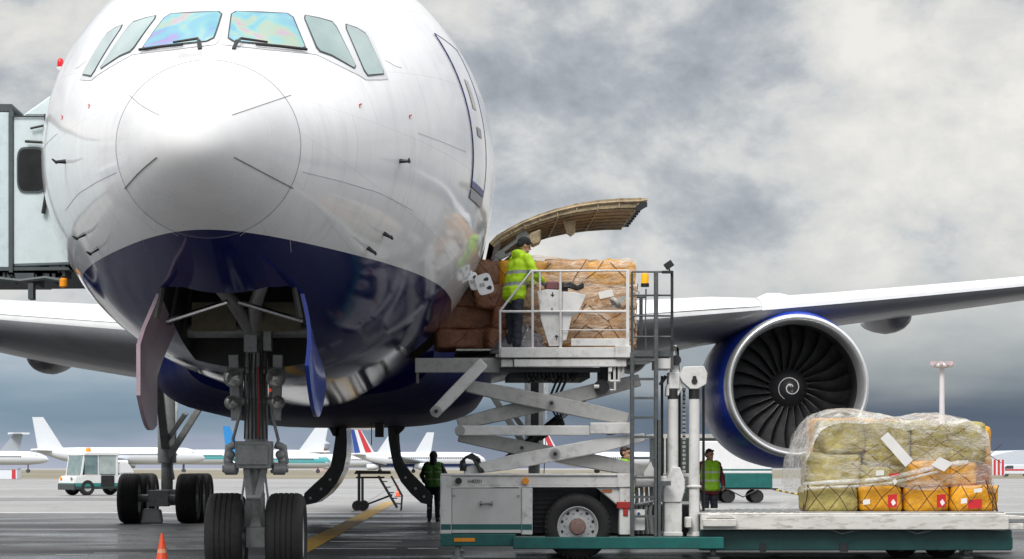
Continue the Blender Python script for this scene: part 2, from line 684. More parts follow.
# ---- radome seam, lightning strips, skin seams
seam = mat('skin_seam', (0.40, 0.41, 0.43), 0.6)
seam_d = mat('radome_joint', (0.16, 0.165, 0.18), 0.6)
ring = [p for p in section(1.301, 96)]
MB().tube(ring, 0.0045, 6, closed=True).build('radome_seam', seam_d, radome)
strip = mat('diverter_strip', (0.30, 0.29, 0.28), 0.4, 0.4)
for px in ([(234, 157), (293, 188)], [(232, 115), (291, 95)]):
    ln = surf_line(px, off=0.003)
    w = 0.0065 if px[0][1] > 130 else 0.003
    MB().tube(ln, w, 6).build('lightning_strip', strip, radome)
    MB().tube([Vector((-p.x, p.y, p.z)) for p in ln], w, 6).build('lightning_strip', strip, radome)
sm = MB()
for px in ([(303, 172), (340, 181), (380, 193), (412, 210)], [(240, 236), (245, 232)], [(418, 133), (440, 141), (466, 152)],
           [(290, 239), (291, 252)], [(385, 60), (395, 66), (402, 68)]):
    ln = surf_line(px, off=0.0)
    sm.tube(ln, 0.0035, 5)
    sm.tube([Vector((-p.x, p.y, p.z)) for p in ln], 0.0035, 5)
sm.build('panel_seam', seam, fus)

# ---- cockpit windows
frame_m = mat('window_surround', (0.62, 0.63, 0.65), 0.35, 0.1, var=0.06)
rim_m = mat('window_seal', (0.035, 0.045, 0.05), 0.5)
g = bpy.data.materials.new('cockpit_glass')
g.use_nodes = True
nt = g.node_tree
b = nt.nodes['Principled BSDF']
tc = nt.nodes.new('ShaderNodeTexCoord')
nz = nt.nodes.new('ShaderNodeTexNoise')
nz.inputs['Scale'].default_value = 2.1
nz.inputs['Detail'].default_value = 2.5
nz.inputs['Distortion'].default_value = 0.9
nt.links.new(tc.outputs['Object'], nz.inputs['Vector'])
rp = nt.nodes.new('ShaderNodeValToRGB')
cr = rp.color_ramp  # rainbow sheen of the panes, painted as bands of base colour
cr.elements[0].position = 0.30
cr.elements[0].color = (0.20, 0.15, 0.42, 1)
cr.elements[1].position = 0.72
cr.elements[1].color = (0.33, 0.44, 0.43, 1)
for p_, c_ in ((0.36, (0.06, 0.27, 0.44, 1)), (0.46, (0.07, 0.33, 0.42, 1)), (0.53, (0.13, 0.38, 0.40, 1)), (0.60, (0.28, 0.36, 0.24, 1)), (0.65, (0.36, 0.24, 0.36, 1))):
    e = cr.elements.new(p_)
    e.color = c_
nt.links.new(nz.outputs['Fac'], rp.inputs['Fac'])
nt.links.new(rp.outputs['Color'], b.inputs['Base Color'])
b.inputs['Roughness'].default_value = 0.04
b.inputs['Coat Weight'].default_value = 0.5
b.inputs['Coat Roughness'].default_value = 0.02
g2 = mat('side_window_glass', (0.13, 0.25, 0.24), 0.05, var=0.3, vscale=0.9, coat=1.0)

SH = 4.5


def wsurf(pts):
    return [(x + SH, y) for x, y in pts]


sur_t = [(217.3, 8), (255, 8.5), (290, 10), (298, 12), (332, 19), (339, 21), (362, 30), (369, 40)]
sur_b = [(217.3, 45), (262, 50), (305, 54), (312, 55), (355, 76), (361, 80), (376, 80), (383.5, 79)]
rows = surf_strip(wsurf(sur_t), wsurf(sur_b), 0.006, 42, 10)
s_ = MB().grid(rows)
s_.grid(mx_rows(rows))
sur = s_.build('window_surround', frame_m, fus, angle=60)
wins = [([(226.6, 11.6), (257, 12.3), (287.5, 14)], [(222.5, 42), (262, 46), (302.7, 51.5)]),
        ([(297.6, 15), (314, 18), (329.5, 22.3)], [(312.5, 52), (327, 57), (353.6, 71.5)]),
        ([(338.6, 23.7), (352, 28), (361.5, 34)], [(361.3, 77), (371, 76), (380.3, 75)])]


def inset(t, b_, px):
    cx = sum(p[0] for p in t + b_) / (len(t) + len(b_))
    cy = sum(p[1] for p in t + b_) / (len(t) + len(b_))

    def f(p):
        d = Vector((p[0] - cx, p[1] - cy))
        ln = d.length
        d = d * (ln - px * 1.3) / ln
        return (cx + d.x, cy + d.y)
    return [f(p) for p in t], [f(p) for p in b_]


for i, (t, b_) in enumerate(wins):
    t, b_ = wsurf(t), wsurf(b_)
    r1 = surf_strip(t, b_, 0.011, 12, 10, 0.12)
    ti, bi = inset(t, b_, 1.2)
    r2 = surf_strip(ti, bi, 0.015, 12, 10, 0.12)
    for fn in (lambda r: r, mx_rows):
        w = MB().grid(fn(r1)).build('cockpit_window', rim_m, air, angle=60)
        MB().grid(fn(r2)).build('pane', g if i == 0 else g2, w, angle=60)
# wipers
for sgn in (1, -1):
    wp = MB()
    a = [surf(232 + SH, 47, 0.05), surf(236 + SH, 44, 0.06), surf(262 + SH, 46.5, 0.05)]
    bl = [surf(251 + SH, 47.3, 0.035), surf(275 + SH, 49.3, 0.035), surf(301 + SH, 52, 0.035)]
    f_ = (lambda p: Vector((sgn * p.x, p.y, p.z)))
    wp.tube([f_(p) for p in a], [0.022, 0.016, 0.012], 6)
    wp.tube([f_(p) for p in bl], 0.017, 6)
    wp.tube([f_(surf(229 + SH, 49.5, 0.0)), f_(surf(232 + SH, 47, 0.06))], 0.024, 6)
    wp.build('wiper', M['black'], air)
# pitot probes and vanes
for (px, py) in ((400, 161), (384, 233.5), (368, 248)):
    p0, p1 = surf(px, py, 0.0), surf(px, py, 0.11)
    fwd = Vector((0, -0.19, 0.0))
    for sgn in (1, -1):
        f_ = (lambda p: Vector((sgn * p.x, p.y, p.z)))
        q = MB()
        q.tube([f_(p0), f_(p1)], [0.028, 0.016], 6)
        q.tube([f_(p1 + Vector((0, 0.05, 0))), f_(p1 + fwd)], [0.018, 0.010], 6)
        q.build('pitot_probe', M['dark_metal'], fus)
for (px, py) in ((359, 105), (409, 116)):
    for sgn in (1, -1):
        p = surf(px, py, 0.004)
        q2 = surf(px + 2.2, py - 1, 0.004)
        q3 = surf(px + 0.6, py + 3.0, 0.004)
        f_ = (lambda p: Vector((sgn * p.x, p.y, p.z)))
        MB().tube([f_(p), f_(q2)], 0.008, 4).tube([f_(p), f_(q3)], 0.006, 4).build('warning_mark', M['red_label'], fus)

# ---- front passenger/service doors
z0, z1 = 6.62, 7.68
for sgn in (1,):
    dm = MB()
    hs = [4.9 + 1.92 * i / 14 for i in range(15)]
    rows = []
    for H in hs:
        row = []
        for k in range(7):
            z = z0 + (z1 - z0) * k / 6
            p = fus_pt(z, H, sgn)
            n_ = Vector((sgn, -0.08, (H - 5.3) / 3.0)).normalized()
            row.append(p + n_ * 0.012)
        rows.append(row)
    d = dm.grid(rows).build('passenger_door', mat('door_paint', (0.76, 0.77, 0.79), 0.2, coat=0.4, var=0.03), air)
    ol = [rows[i][0] for i in range(15)] + [rows[14][k] for k in range(1, 7)] + [rows[i][6] for i in range(13, -1, -1)] + [rows[0][k] for k in range(5, 0, -1)]
    MB().tube(ol, 0.006, 6, closed=True).build('door_outline', mat('door_outline_blue', (0.02, 0.035, 0.16), 0.4), d)
    sill = MB()
    sill.grid([[fus_pt(z0 + (z1 - z0) * k / 6, H, sgn) + Vector((sgn * 0.016, 0, 0)) for k in range(7)] for H in (4.9, 4.95, 4.98)])
    sill.build('door_sill', mat('sill_blue', (0.015, 0.03, 0.20), 0.35), d)
    th = MB()
    th.grid([[fus_pt(z0 + (z1 - z0) * k / 6, H, sgn) + Vector((sgn * 0.018, 0, 0)) for k in range(7)] for H in (4.76, 4.82, 4.88)])
    th.build('scuff_plate', mat('scuff_metal', (0.36, 0.37, 0.38), 0.4, 0.7), d)
    wn = MB()
    wn.grid([[fus_pt(7.1 + 0.24 * k / 4 - 0.12, H, sgn) + Vector((sgn * 0.02, -0.003, 0)) for k in range(5)] for H in (5.95, 6.05, 6.15, 6.25, 6.33)])
    wn.build('door_window', M['glass_dark'], d)
    hd = MB()
    hd.grid([[fus_pt(7.1 + 0.3 * k / 4 - 0.12, H, sgn) + Vector((sgn * 0.02, -0.003, 0)) for k in range(5)] for H in (5.6, 5.66, 5.72)])
    hd.build('door_handle', mat('handle_grey', (0.3, 0.31, 0.33), 0.4, 0.5), d)

# ---- belly fairing
fair_m = band_mat('fairing_paint', [(None, (0.005, 0.009, 0.07)), (3.72, (0.78, 0.785, 0.80))], 0.5, 0.0, dirt=0.12)
fair_m.node_tree.nodes['Principled BSDF'].inputs['Specular IOR Level'].default_value = 0.04
def fairing_ring(z):
    t = (z - 16.5) / (36.5 - 16.5)
    e = min(1, min(t, 1 - t) * 4.2)
    e = e * e * (3 - 2 * e)
    hw = 2.2 + 1.15 * e
    lo = 2.62 - 0.26 * e
    hi = 4.6
    out = []
    for j in range(48):
        a = 2 * PI * j / 48
        ca, sa = math.cos(a), math.sin(a)
        x = hw * math.copysign(abs(ca) ** 0.62, ca)
        zz = (hi + lo) / 2 + (hi - lo) / 2 * math.copysign(abs(sa) ** 0.62, sa)
        out.append(Vector((x, z, zz)))
    return out


MB().loft([fairing_ring(16.5 + i) for i in range(0, 21)]).build('belly_fairing', fair_m, air)

# ---- wings
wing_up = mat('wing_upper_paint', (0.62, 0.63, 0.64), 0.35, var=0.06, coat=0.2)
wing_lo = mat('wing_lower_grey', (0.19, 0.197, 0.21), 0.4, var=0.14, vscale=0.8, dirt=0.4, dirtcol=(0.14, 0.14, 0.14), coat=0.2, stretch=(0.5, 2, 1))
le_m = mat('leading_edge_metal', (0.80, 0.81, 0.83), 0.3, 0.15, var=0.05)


def wing_sec(X):
    Yl = 19.0 + 0.7 * (X - 3)
    Hl = 3.90 + 0.117 * (X - 3) + 0.0010 * (X - 3) ** 2
    Yt = 31.0 if X < 10 else 31.0 + 0.42 * (X - 10)
    if X < 4.5:
        Yt = 31.0
    Ht = 3.78 + 0.137 * (X - 3) + 0.001 * (X - 3) ** 2
    c = Yt - Yl
    th = c * (0.125 if X < 8 else 0.105)
    up, lo = [], []
    for i in range(19):
        t = (i / 18) ** 1.9
        y = Yl + c * t
        zc = Hl + (Ht - Hl) * t
        prof = 5 * th * (0.2969 * math.sqrt(t) - 0.126 * t - 0.3516 * t * t + 0.2843 * t ** 3 - 0.1036 * t ** 4)
        up.append(Vector((X, y, zc + prof * 0.92)))
        lo.append(Vector((X, y, zc - prof * 1.05)))
    return up, lo


spans = [2.2, 3, 4.5, 6, 8, 9.8, 12, 15, 18, 21, 24, 27, 29.5, 30.2]
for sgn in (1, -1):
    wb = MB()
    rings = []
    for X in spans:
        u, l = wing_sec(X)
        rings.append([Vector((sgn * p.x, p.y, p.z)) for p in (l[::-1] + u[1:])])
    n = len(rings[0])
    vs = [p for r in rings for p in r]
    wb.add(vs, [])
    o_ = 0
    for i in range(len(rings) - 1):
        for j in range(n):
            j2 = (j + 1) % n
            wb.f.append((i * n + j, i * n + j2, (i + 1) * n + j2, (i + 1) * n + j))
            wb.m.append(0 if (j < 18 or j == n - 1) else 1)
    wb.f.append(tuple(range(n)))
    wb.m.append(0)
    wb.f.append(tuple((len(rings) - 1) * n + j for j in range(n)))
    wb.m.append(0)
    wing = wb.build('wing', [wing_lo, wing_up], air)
    # bright leading edge (slats): a skin a few mm proud of the nose of the section
    for (a, b_) in ((3.3, 8.9), (8.93, 20.4), (20.43, 29.3)):
        sl = MB()
        rr = []
        for k in range(7):
            X = a + (b_ - a) * k / 6
            u, l = wing_sec(X)
            c = u[0]
            pts = u[1:9] if a < 5 else u[0:9]
            rr.append([Vector((sgn * p.x, p.y - 0.012, p.z + (0.012 if p.z > c.z else -0.010))) for p in pts])
        sl.grid(rr)
        sl.build('leading_edge', le_m, wing)
    # flap track fairings
    for X, yb, H, rr_ in ((6.6, 27.3, 3.86, 0.36), (13.1, 30.2, 4.93, 0.33), (18.5, 33.4, 5.75, 0.26)):
        fr = MB()
        prof = [(0.02, -1.5), (rr_ * .5, -1.42), (rr_ * .8, -1.2), (rr_ * .95, -.8), (rr_, -.2), (rr_, 0.5), (rr_ * .8, 1.5), (rr_ * .45, 2.6), (0.03, 3.3)]
        rings = []
        for r_, h in prof:
            rings.append([Vector((sgn * (X + r_ * .95 * math.cos(2 * PI * j / 20)), yb + h, H + 0.12 * (h > 0) * h * .3 + r_ * (1.25 if math.sin(2 * PI * j / 20) > 0 else 1.0) * math.sin(2 * PI * j / 20))) for j in range(20)])
        fr.loft(rings)
        fr.build('flap_track_fairing', mat('fairing_grey', (0.33, 0.335, 0.34), 0.4, var=0.08), air)

# ---- engines
eng_blue = band_mat('engine_blue_paint', [(None, (0.012, 0.055, 0.50))], 0.30, 0.12, dirt=0.12)
eng_blue.node_tree.nodes['Principled BSDF'].inputs['Specular IOR Level'].default_value = 0.15
lip_m = mat('inlet_lip_metal', (0.80, 0.81, 0.82), 0.33, 0.75, var=0.04, rvar=0.06)
barrel_m = mat('inlet_barrel', (0.07, 0.072, 0.075), 0.4, 0.4, var=0.1)
blade_m = mat('fan_blade_titanium', (0.14, 0.142, 0.15), 0.42, 0.7, var=0.25, vscale=6)
spin_m = mat('spinner_paint', (0.045, 0.046, 0.05), 0.3, 0.2, var=0.1)
EX, EY, EH = 9.65, 23.0, 3.06
NB = 24
bl_me = None
for sgn in (1, -1):
    c = Vector((sgn * EX, EY, EH))
    nb_ = MB()
    nb_.lathe([(1.488, .30), (1.56, .56), (1.63, .95), (1.685, 1.5), (1.695, 2.2), (1.65, 3.2), (1.52, 4.2), (1.36, 5.0), (1.30, 5.0), (1.25, 4.2), (1.2, 2.6), (1.15, 1.9)], 72, c, caps=False)
    nac = nb_.build('engine', [eng_blue], air, angle=40)
    # inlet lip: rolled ring
    lp = MB()
    prof = [(1.492, .30), (1.487, .20), (1.476, .11), (1.458, .045), (1.432, .01), (1.405, .0), (1.378, .02), (1.348, .07), (1.318, .16), (1.297, .30), (1.292, .42)]
    lp.lathe(prof, 72, c, caps=False)
    lp.build('inlet_lip', lip_m, nac, angle=60)
    br = MB()
    br.lathe([(1.293, .42), (1.30, .70), (1.345, 1.05), (1.37, 1.75)], 72, c, caps=False)
    br.build('inlet_barrel', barrel_m, nac)
    bk = MB()
    bk.lathe([(1.36, 1.72), (0.3, 1.74)], 48, c, caps=False)
    bk.build('fan_backing', M['black'], nac)
    sp = MB()
    sp.lathe([(0.005, .82), (0.05, .835), (0.12, .88), (0.21, .97), (0.29, 1.07), (0.36, 1.18), (0.395, 1.25), (0.405, 1.30), (0.40, 1.5)], 40, c, caps=False)
    # white spiral painted on the cone
    tt = []
    for k in range(60):
        t = k / 59
        r_ = 0.03 + 0.23 * t
        an = sgn * (0.4 + t * 2 * PI * 1.62)
        yy = .82 + 0.22 * (r_ / 0.255) ** 1.25
        tt.append(c + Vector((r_ * math.cos(an), yy - 0.012, r_ * math.sin(an))))
    sp.tube(tt, [0.006 + 0.012 * math.sin(PI * min(1, k / 59 * 1.0)) for k in range(60)], 6, mi=1)
    sp.lathe([(0.385, 1.215), (0.412, 1.235), (0.425, 1.30)], 40, c, mi=2, caps=False)
    sp.build('spinner', [spin_m, M['white_plain'], mat('spinner_ring', (0.12, 0.125, 0.13), 0.3, 0.8)], nac, angle=50)
    # fan blades
    if bl_me is None:
        bm_ = MB()
        rows = []
        for i in range(13):
            t = i / 12
            r_ = 0.40 + 0.955 * t
            stag = R(28 + 36 * t)
            ch = 0.36 + 0.22 * math.sin(PI * min(1, t * .75 + .12))
            lean = 0.10 * math.sin(PI * t * 1.1) - 0.07 * t
            row = []
            for k in range(7):
                u = k / 6 - 0.5
                y = u * ch * math.cos(stag) + 0.06 * t * t
                a = (u * ch * math.sin(stag)) / r_ + lean + 0.05 * (1 - 4 * u * u) * .6
                row.append(Vector((r_ * math.sin(a), y, r_ * math.cos(a))))
            rows.append(row)
        back = [[p + Vector((0.012, 0.008, 0)) for p in r] for r in rows]
        bm_.grid(rows)
        bm_.grid(back)
        ed = lambda A, B: bm_.grid([A, B])
        ed([r[0] for r in rows], [r[0] for r in back])
        ed([r[-1] for r in rows], [r[-1] for r in back])
        tmp = bm_.build('fan_blade', blade_m, nac, angle=60)
        bl_me = tmp.data
        tmp.location = c + Vector((0, 1.40, 0))
        first = tmp
        k0 = 1
    else:
        k0 = 0
    for k in range(k0, NB):
        o = bpy.data.objects.new('fan_blade', bl_me)
        COL.objects.link(o)
        o.parent = nac
        o.location = c + Vector((0, 1.40, 0))
        o.rotation_euler = (0, 2 * PI * k / NB, 0)
    # pylon: fairing above nacelle running back to the wing
    py = MB()
    rings = []
    for (y, w, lo, hi) in ((1.05, .08, 1.50, 1.64), (1.5, .30, 1.48, 1.86), (2.2, .42, 1.45, 2.06), (3.2, .46, 1.40, 2.18), (5.0, .40, 1.3, 2.1), (8.5, .12, 1.4, 1.8)):
        rings.append([c + Vector((w * a, y, lo + (hi - lo) * b2)) for a, b2 in ((-1, 0), (-1, .6), (-.75, .88), (-.3, 1), (.3, 1), (.75, .88), (1, .6), (1, 0))])
    py.loft(rings)
    py.build('engine_pylon', le_m, nac)
    hh = MB()   # exhaust cone
    hh.lathe([(0.75, 4.0), (0.7, 5.2), (0.45, 6.0), (0.05, 6.9)], 32, c)
    hh.build('exhaust_cone', M['dark_metal'], nac)

# ---- nose gear
def wheel(x, y, z, r, w, parent, tyre_m=None, side=1):
    """tyre with tread grooves + rim, axle along X"""
    t = MB()
    c = Vector((x, y, z))
    hw_ = w / 2
    prof = [(r * .56, -hw_ * .80), (r * .66, -hw_ * .96), (r * .80, -hw_), (r * .90, -hw_ * .93), (r * .965, -hw_ * .78), (r * .99, -hw_ * .60)]
    for gx in (-.42, -.14, .14, .42):
        prof += [(r * .995, hw_ * (gx - .045)), (r * .975, hw_ * (gx - .03)), (r * .975, hw_ * (gx + .03)), (r * .997, hw_ * (gx + .045))]
    prof += [(r * .99, hw_ * .60), (r * .965, hw_ * .78), (r * .90, hw_ * .93), (r * .80, hw_), (r * .66, hw_ * .96), (r * .56, hw_ * .80)]
    t.lathe(prof, 44, c, (1, 0, 0), caps=False)
    to = t.build('wheel', tyre_m or M['tyre'], parent, angle=50)
    q = MB()
    q.lathe([(r * .57, -hw_ * .82), (r * .57, hw_ * .82)], 36, c, (1, 0, 0), caps=False)
    for s in (-1, 1):
        q.lathe([(r * .585, s * hw_ * .80), (r * .55, s * hw_ * .86), (r * .50, s * hw_ * .70), (r * .34, s * hw_ * .52), (r * .22, s * hw_ * .62), (r * .12, s * hw_ * .85), (0.002, s * hw_ * .88)], 32, c, (1, 0, 0), caps=False)
        for k in range(9):
            a = 2 * PI * k / 9
            q.ball(c + Vector((s * hw_ * .60, r * .40 * math.cos(a), r * .40 * math.sin(a))), r * .035, 6)
    q.build('rim', M['rim'], to, angle=40)
    return to


GX, GZ = 0.06, 5.93
ng = MB()
P3 = lambda x, y, z: Vector((GX + x, GZ + y, z))
ng.tube([P3(0, 0, .50), P3(0, 0, 1.42)], 0.095, 20)                     # piston
ng.tube([P3(0, 0, 1.36), P3(0, 0, 1.44)], 0.16, 20)
ng.tube([P3(0, 0, 1.40), P3(0, 0, 3.3)], 0.14, 22)                     # cylinder
ng.tube([P3(-.30, 0, .53), P3(.30, 0, .53)], 0.075, 16)                 # axle
ng.box(P3(0, 0, .53), (.24, .26, .26))
ng.box(P3(-.02, -.06, 1.53), (.44, .34, .33))                             # steering collar
ng.box(P3(-.02, -.25, 1.53), (.36, .06, .24))
for s in (-1, 1):
    ng.tube([P3(s * .24, -.1, 1.66), P3(s * .33, -.08, 1.62), P3(s * .35, -.05, 1.45), P3(s * .27, -.02, 1.36)], .055, 8)
    ng.tube([P3(s * .36, -.16, 1.36), P3(s * .22, -.2, 1.36)], .075, 12)
    ng.tube([P3(s * .40, -.16, 1.36), P3(s * .36, -.16, 1.36)], .045, 12)
    ng.tube([P3(s * .28, -.12, 1.70), P3(s * .19, -.1, 2.05), P3(s * .17, -.05, 2.5)], .022, 6)
    ng.tube([P3(s * .12, -.19, 1.3), P3(s * .16, -.2, 1.0), P3(s * .1, -.12, .70)], .016, 6)
    ng.ball(P3(s * .30, -.17, 1.53), .06, 8)
    ng.ball(P3(s * .32, -.14, 1.46), .05, 8)
# torque links
for s in (-1, 1):
    ng.beam(P3(s * .11, -.16, 1.36), P3(s * .05, -.42, 1.02), .035, .08, (1, 0, 0))
    ng.beam(P3(s * .11, -.12, .66), P3(s * .05, -.42, 1.02), .035, .08, (1, 0, 0))
ng.tube([P3(-.08, -.42, 1.02), P3(.08, -.42, 1.02)], .035, 8)
ng.box(P3(0, -.10, .86), (.22, .08, .42))
# drag brace and cross tube in the bay
ng.tube([P3(0, .0, 2.95), P3(-.12, -1.5, 3.25), P3(-.35, -2.5, 3.55)], [.09, .08, .07], 12)
ng.tube([P3(0, .0, 2.95), P3(.12, -1.5, 3.25), P3(.35, -2.5, 3.55)], [.09, .08, .07], 12)
ng.tube([P3(-.85, 0, 3.05), P3(.75, 0, 3.05)], .09, 12)
ng.box(P3(-.03, -.35, 2.93), (.16, .25, .34))
ng.box(P3(.17, -.35, 2.93), (.10, .2, .30))
ng.tube([P3(-.36, -.1, 2.55), P3(.36, -.1, 2.55)], .05, 10)
ng.tube([P3(-.30, -.1, 2.18), P3(.30, -.1, 2.18)], .05, 10)
for s in (-1, 1):
    ng.beam(P3(s * .27, -.08, 2.75), P3(s * .24, -.05, 1.95), .10, .12, (1, 0, 0))
gear = ng.build('nose_gear', M['gear_metal'], air, bevel=.006)
for s in (-1, 1):
    for H, r_ in ((2.46, .115), (2.16, .085)):
        q = MB()
        cc = P3(s * (.26 if H > 2.3 else .28), -.26, H)
        q.lathe([(r_ * .5, .18), (r_, .06), (r_ * 1.04, 0), (r_ * .92, -.01)], 20, cc, (0, 1, 0), mi=0, caps=False)
        q.lathe([(r_ * .92, -.004), (r_ * .6, -.022), (.002, -.03)], 20, cc, (0, 1, 0), mi=1, caps=False)
        q.build('landing_light', [M['gear_metal'], M['lens']], gear)
q = MB().box(P3(.19, -.28, 2.31), (.03, .03, .04))  # red reflection built as a small glowing box, no lamp sits here
q.build('red_reflection', mat('red_reflection_glow', (0.7, 0.05, 0.01), 0.3, emit=(1, .08, .02, .35)), gear)
hz = MB()
for k in range(7):
    x = -.13 + .045 * k
    hz.tube([P3(x, -.17, 1.72), P3(x * .9, -.19, 2.1), P3(x + .02 * math.sin(k * 2), -.20, 2.5), P3(x, -.10, 2.9)], .011, 5)
hz.tube([P3(.04, -.2, 1.75), P3(.05, -.21, 2.2), P3(.04, -.2, 2.6)], .014, 5, mi=1)
hz.build('hydraulic_line', [M['hose'], M['red']], gear)
for s in (-1, 1):
    wheel(GX + s * .365, GZ, .535, .535, .46, air)

# ---- nose wheel bay: liners, door rods, doors
for x0, x1 in ((-.62, -.10), (.16, .66)):
    MB().minmax((x0, 5.0, 2.98), (x1, 5.03, 3.32)).build('bay_liner', M['tan'], air)
rb = MB()
for s in (-1, 1):
    rb.tube([Vector((s * .06, 3.7, 3.22)), Vector((s * .76, 3.9, 3.02))], .03, 8)
rb.build('door_rod', M['steel'], air)
bb = MB()
for k, yy in enumerate((3.2, 4.2, 5.4, 6.3)):
    bb.tube([Vector((-.78, yy, 3.0)), Vector((-.6, yy, 3.9)), Vector((.6, yy, 3.95)), Vector((.78, yy, 3.0))], .035, 6)
for x in (-.55, -.2, .2, .5):
    bb.tube([Vector((x, 3.0, 4.02)), Vector((x, 6.5, 4.02))], .03, 6)
bb.build('bay_frame', M['bay'], air)
door_blue = band_mat('gear_door_blue', [(None, (0.012, 0.06, 0.48))], 0.25, 0.6, dirt=0.15)
door_mauve = mat('gear_door_inner', (0.40, 0.30, 0.35), 0.35, var=0.12, dirt=0.3, dirtcol=(.1, .07, .09))  # pinkish reflection tint put into the colour of the door's inner face
for s in (-1, 1):
    rows_o, rows_i = [], []
    for i in range(13):
        t = i / 12
        z = 3.45 + (1.35 if s < 0 else 2.9) * t
        p = fus_pt(z, 0, 1)
        hb = fB(math.sqrt(z))
        cz, hw_ = fC(math.sqrt(z)), fH(math.sqrt(z))
        Hh = cz - (cz - hb) * math.sqrt(max(0, 1 - (.82 / hw_) ** 2)) - .02
        drop = 1.30 * (.86 + .14 * math.sin(PI * t)) if s < 0 else (0.55 + 0.45 * math.sin(PI * min(1, .18 + t * .8)))
        ro, ri = [], []
        for k in range(7):
            u = k / 6
            x = (.82 + .22 * min(1, u * 2.2)) if s < 0 else (.81 + .05 * u + .05 * math.sin(PI * u))
            ro.append(Vector((s * x, z, Hh - drop * u)))
            ri.append(Vector((s * (x - .045), z, Hh - drop * u)))
        rows_o.append(ro)
        rows_i.append(ri)
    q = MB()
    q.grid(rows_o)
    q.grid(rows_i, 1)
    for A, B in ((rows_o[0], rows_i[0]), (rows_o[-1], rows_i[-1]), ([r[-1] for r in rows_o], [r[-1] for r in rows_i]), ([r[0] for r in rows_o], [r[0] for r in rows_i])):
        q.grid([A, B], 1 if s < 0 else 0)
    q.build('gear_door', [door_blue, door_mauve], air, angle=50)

# ---- main gear (two six-wheel legs) and belly gear doors
for s in (-1, 1):
    q = MB()
    x0 = s * 4.68
    q.tube([Vector((x0, 33, .62)), Vector((x0, 33, 1.9))], .15, 14)
    q.tube([Vector((x0, 33, 1.5)), Vector((x0, 33, 4.0))], .24, 16)
    q.tube([Vector((x0, 31.5, .60)), Vector((x0, 34.5, .60))], .17, 12)
    q.beam(Vector((x0, 32.9, 1.55)), Vector((s * 3.3, 32.6, 3.7)), .16, .22)
    q.beam(Vector((x0 * 1.0, 32.6, 2.0)), Vector((s * 4.1, 32.2, 2.75)), .12, .16)
    q.beam(Vector((x0, 32.7, 1.9)), Vector((x0 * .98, 30.6, 3.7)), .16, .2, (1, 0, 0))
    q.beam(Vector((x0, 33.3, 1.5)), Vector((x0, 33.9, 1.1)), .1, .16, (1, 0, 0))
    for yy in (31.55, 33, 34.45):
        q.tube([Vector((x0 - .78, yy, .62)), Vector((x0 + .78, yy, .62))], .10, 10)
        q.box((x0, yy, .62), (.5, .42, .4))
    for k in range(4):
        q.tube([Vector((x0 + .25 + .03 * k, 32.7, 3.6)), Vector((x0 + .28, 32.6, 2.2)), Vector((x0 + .2, 32.2, 1.0))], .016, 5)
    q.build('main_gear', M['gear_metal'], air, bevel=.01)
    for yy in (31.55, 33, 34.45):
        for w_ in (-.72, .72):
            wheel(x0 + w_, yy, .62, .62, .52, air)

sk_m = mat('gear_door_skin', (0.30, 0.30, 0.32), 0.25, 0.3, var=0.1, coat=0.3)
rib_m = mat('gear_door_rib', (0.055, 0.058, 0.06), 0.5, 0.2, var=0.3, vscale=6, dirt=0.4, dirtcol=(0.14, 0.14, 0.14))


def belly_door(px_pts, inner_pts, Y, shelf):
    A = [wrapA(x, y, Y) for x, y in px_pts]
    Bp = [wrapA(x, y, Y) for x, y in inner_pts]
    q = MB()
    n = len(A)
    dep = Vector((0, 2.6, 0))
    q.grid([A, [p + dep for p in A]], 0)
    q.grid([[p + (b2 - p) * .12 for p, b2 in zip(A, Bp)], [p + (b2 - p) * .12 + dep for p, b2 in zip(A, Bp)]], 1)
    for yy in (0.0, .85, 1.7, 2.55):
        o1 = [p + Vector((0, yy, 0)) for p in A]
        o2 = [p + Vector((0, yy, 0)) for p in Bp]
        q.grid([o1, o2], 1)
        o3 = [p + Vector((0, yy + .06, 0)) for p in A]
        o4 = [p + Vector((0, yy + .06, 0)) for p in Bp]
        q.grid([o3, o4], 1)
        q.grid([o2, o4], 1)
    # shelf bracket at the hinge
    q.prism([wrapA(x, y, Y) for x, y in shelf], (0, .3, 0), 1)
    # lightening holes: pale discs let into the front rib
    for i in range(n // 2, n - 1):
        c = (A[i] + Bp[i]) / 2
        q.lathe([(.035, -.004), (.002, -.006)], 10, c, (0, 1, 0), 2, caps=False)
    return q.build('belly_gear_door', [sk_m, rib_m, M['paper']], air, angle=45)


belly_door([(346, 423), (347, 440), (346.5, 456), (343.5, 470), (337, 483), (328, 494), (316, 503), (306, 505)],
           [(336, 423), (335, 440), (332.5, 456), (330.5, 466), (323, 476), (314, 484), (304.5, 493), (303, 499)], 50.2,
           [(325.5, 423), (341, 423), (338, 436), (333, 436), (330, 430)])
belly_door([(387.5, 423), (388.5, 440), (391, 455), (394, 468), (401, 482), (411, 494), (421, 503), (430, 505)],
           [(397, 423), (397.5, 440), (399, 455), (402.5, 463), (410, 473), (420, 483), (427, 490), (433, 498)], 50.2,
           [(393, 423), (407, 423), (404, 429), (399, 434), (396, 434)])
q = MB().minmax(wrapA(375, 437, 46), wrapA(383.5, 421, 46) + Vector((0, .4, 0)))
q.build('drain_mast', M['black'], air)
MB().tube([wrapA(371.5, 445, 46), wrapA(371.5, 421, 46)], .012, 6).build('static_rod', M['black'], air)

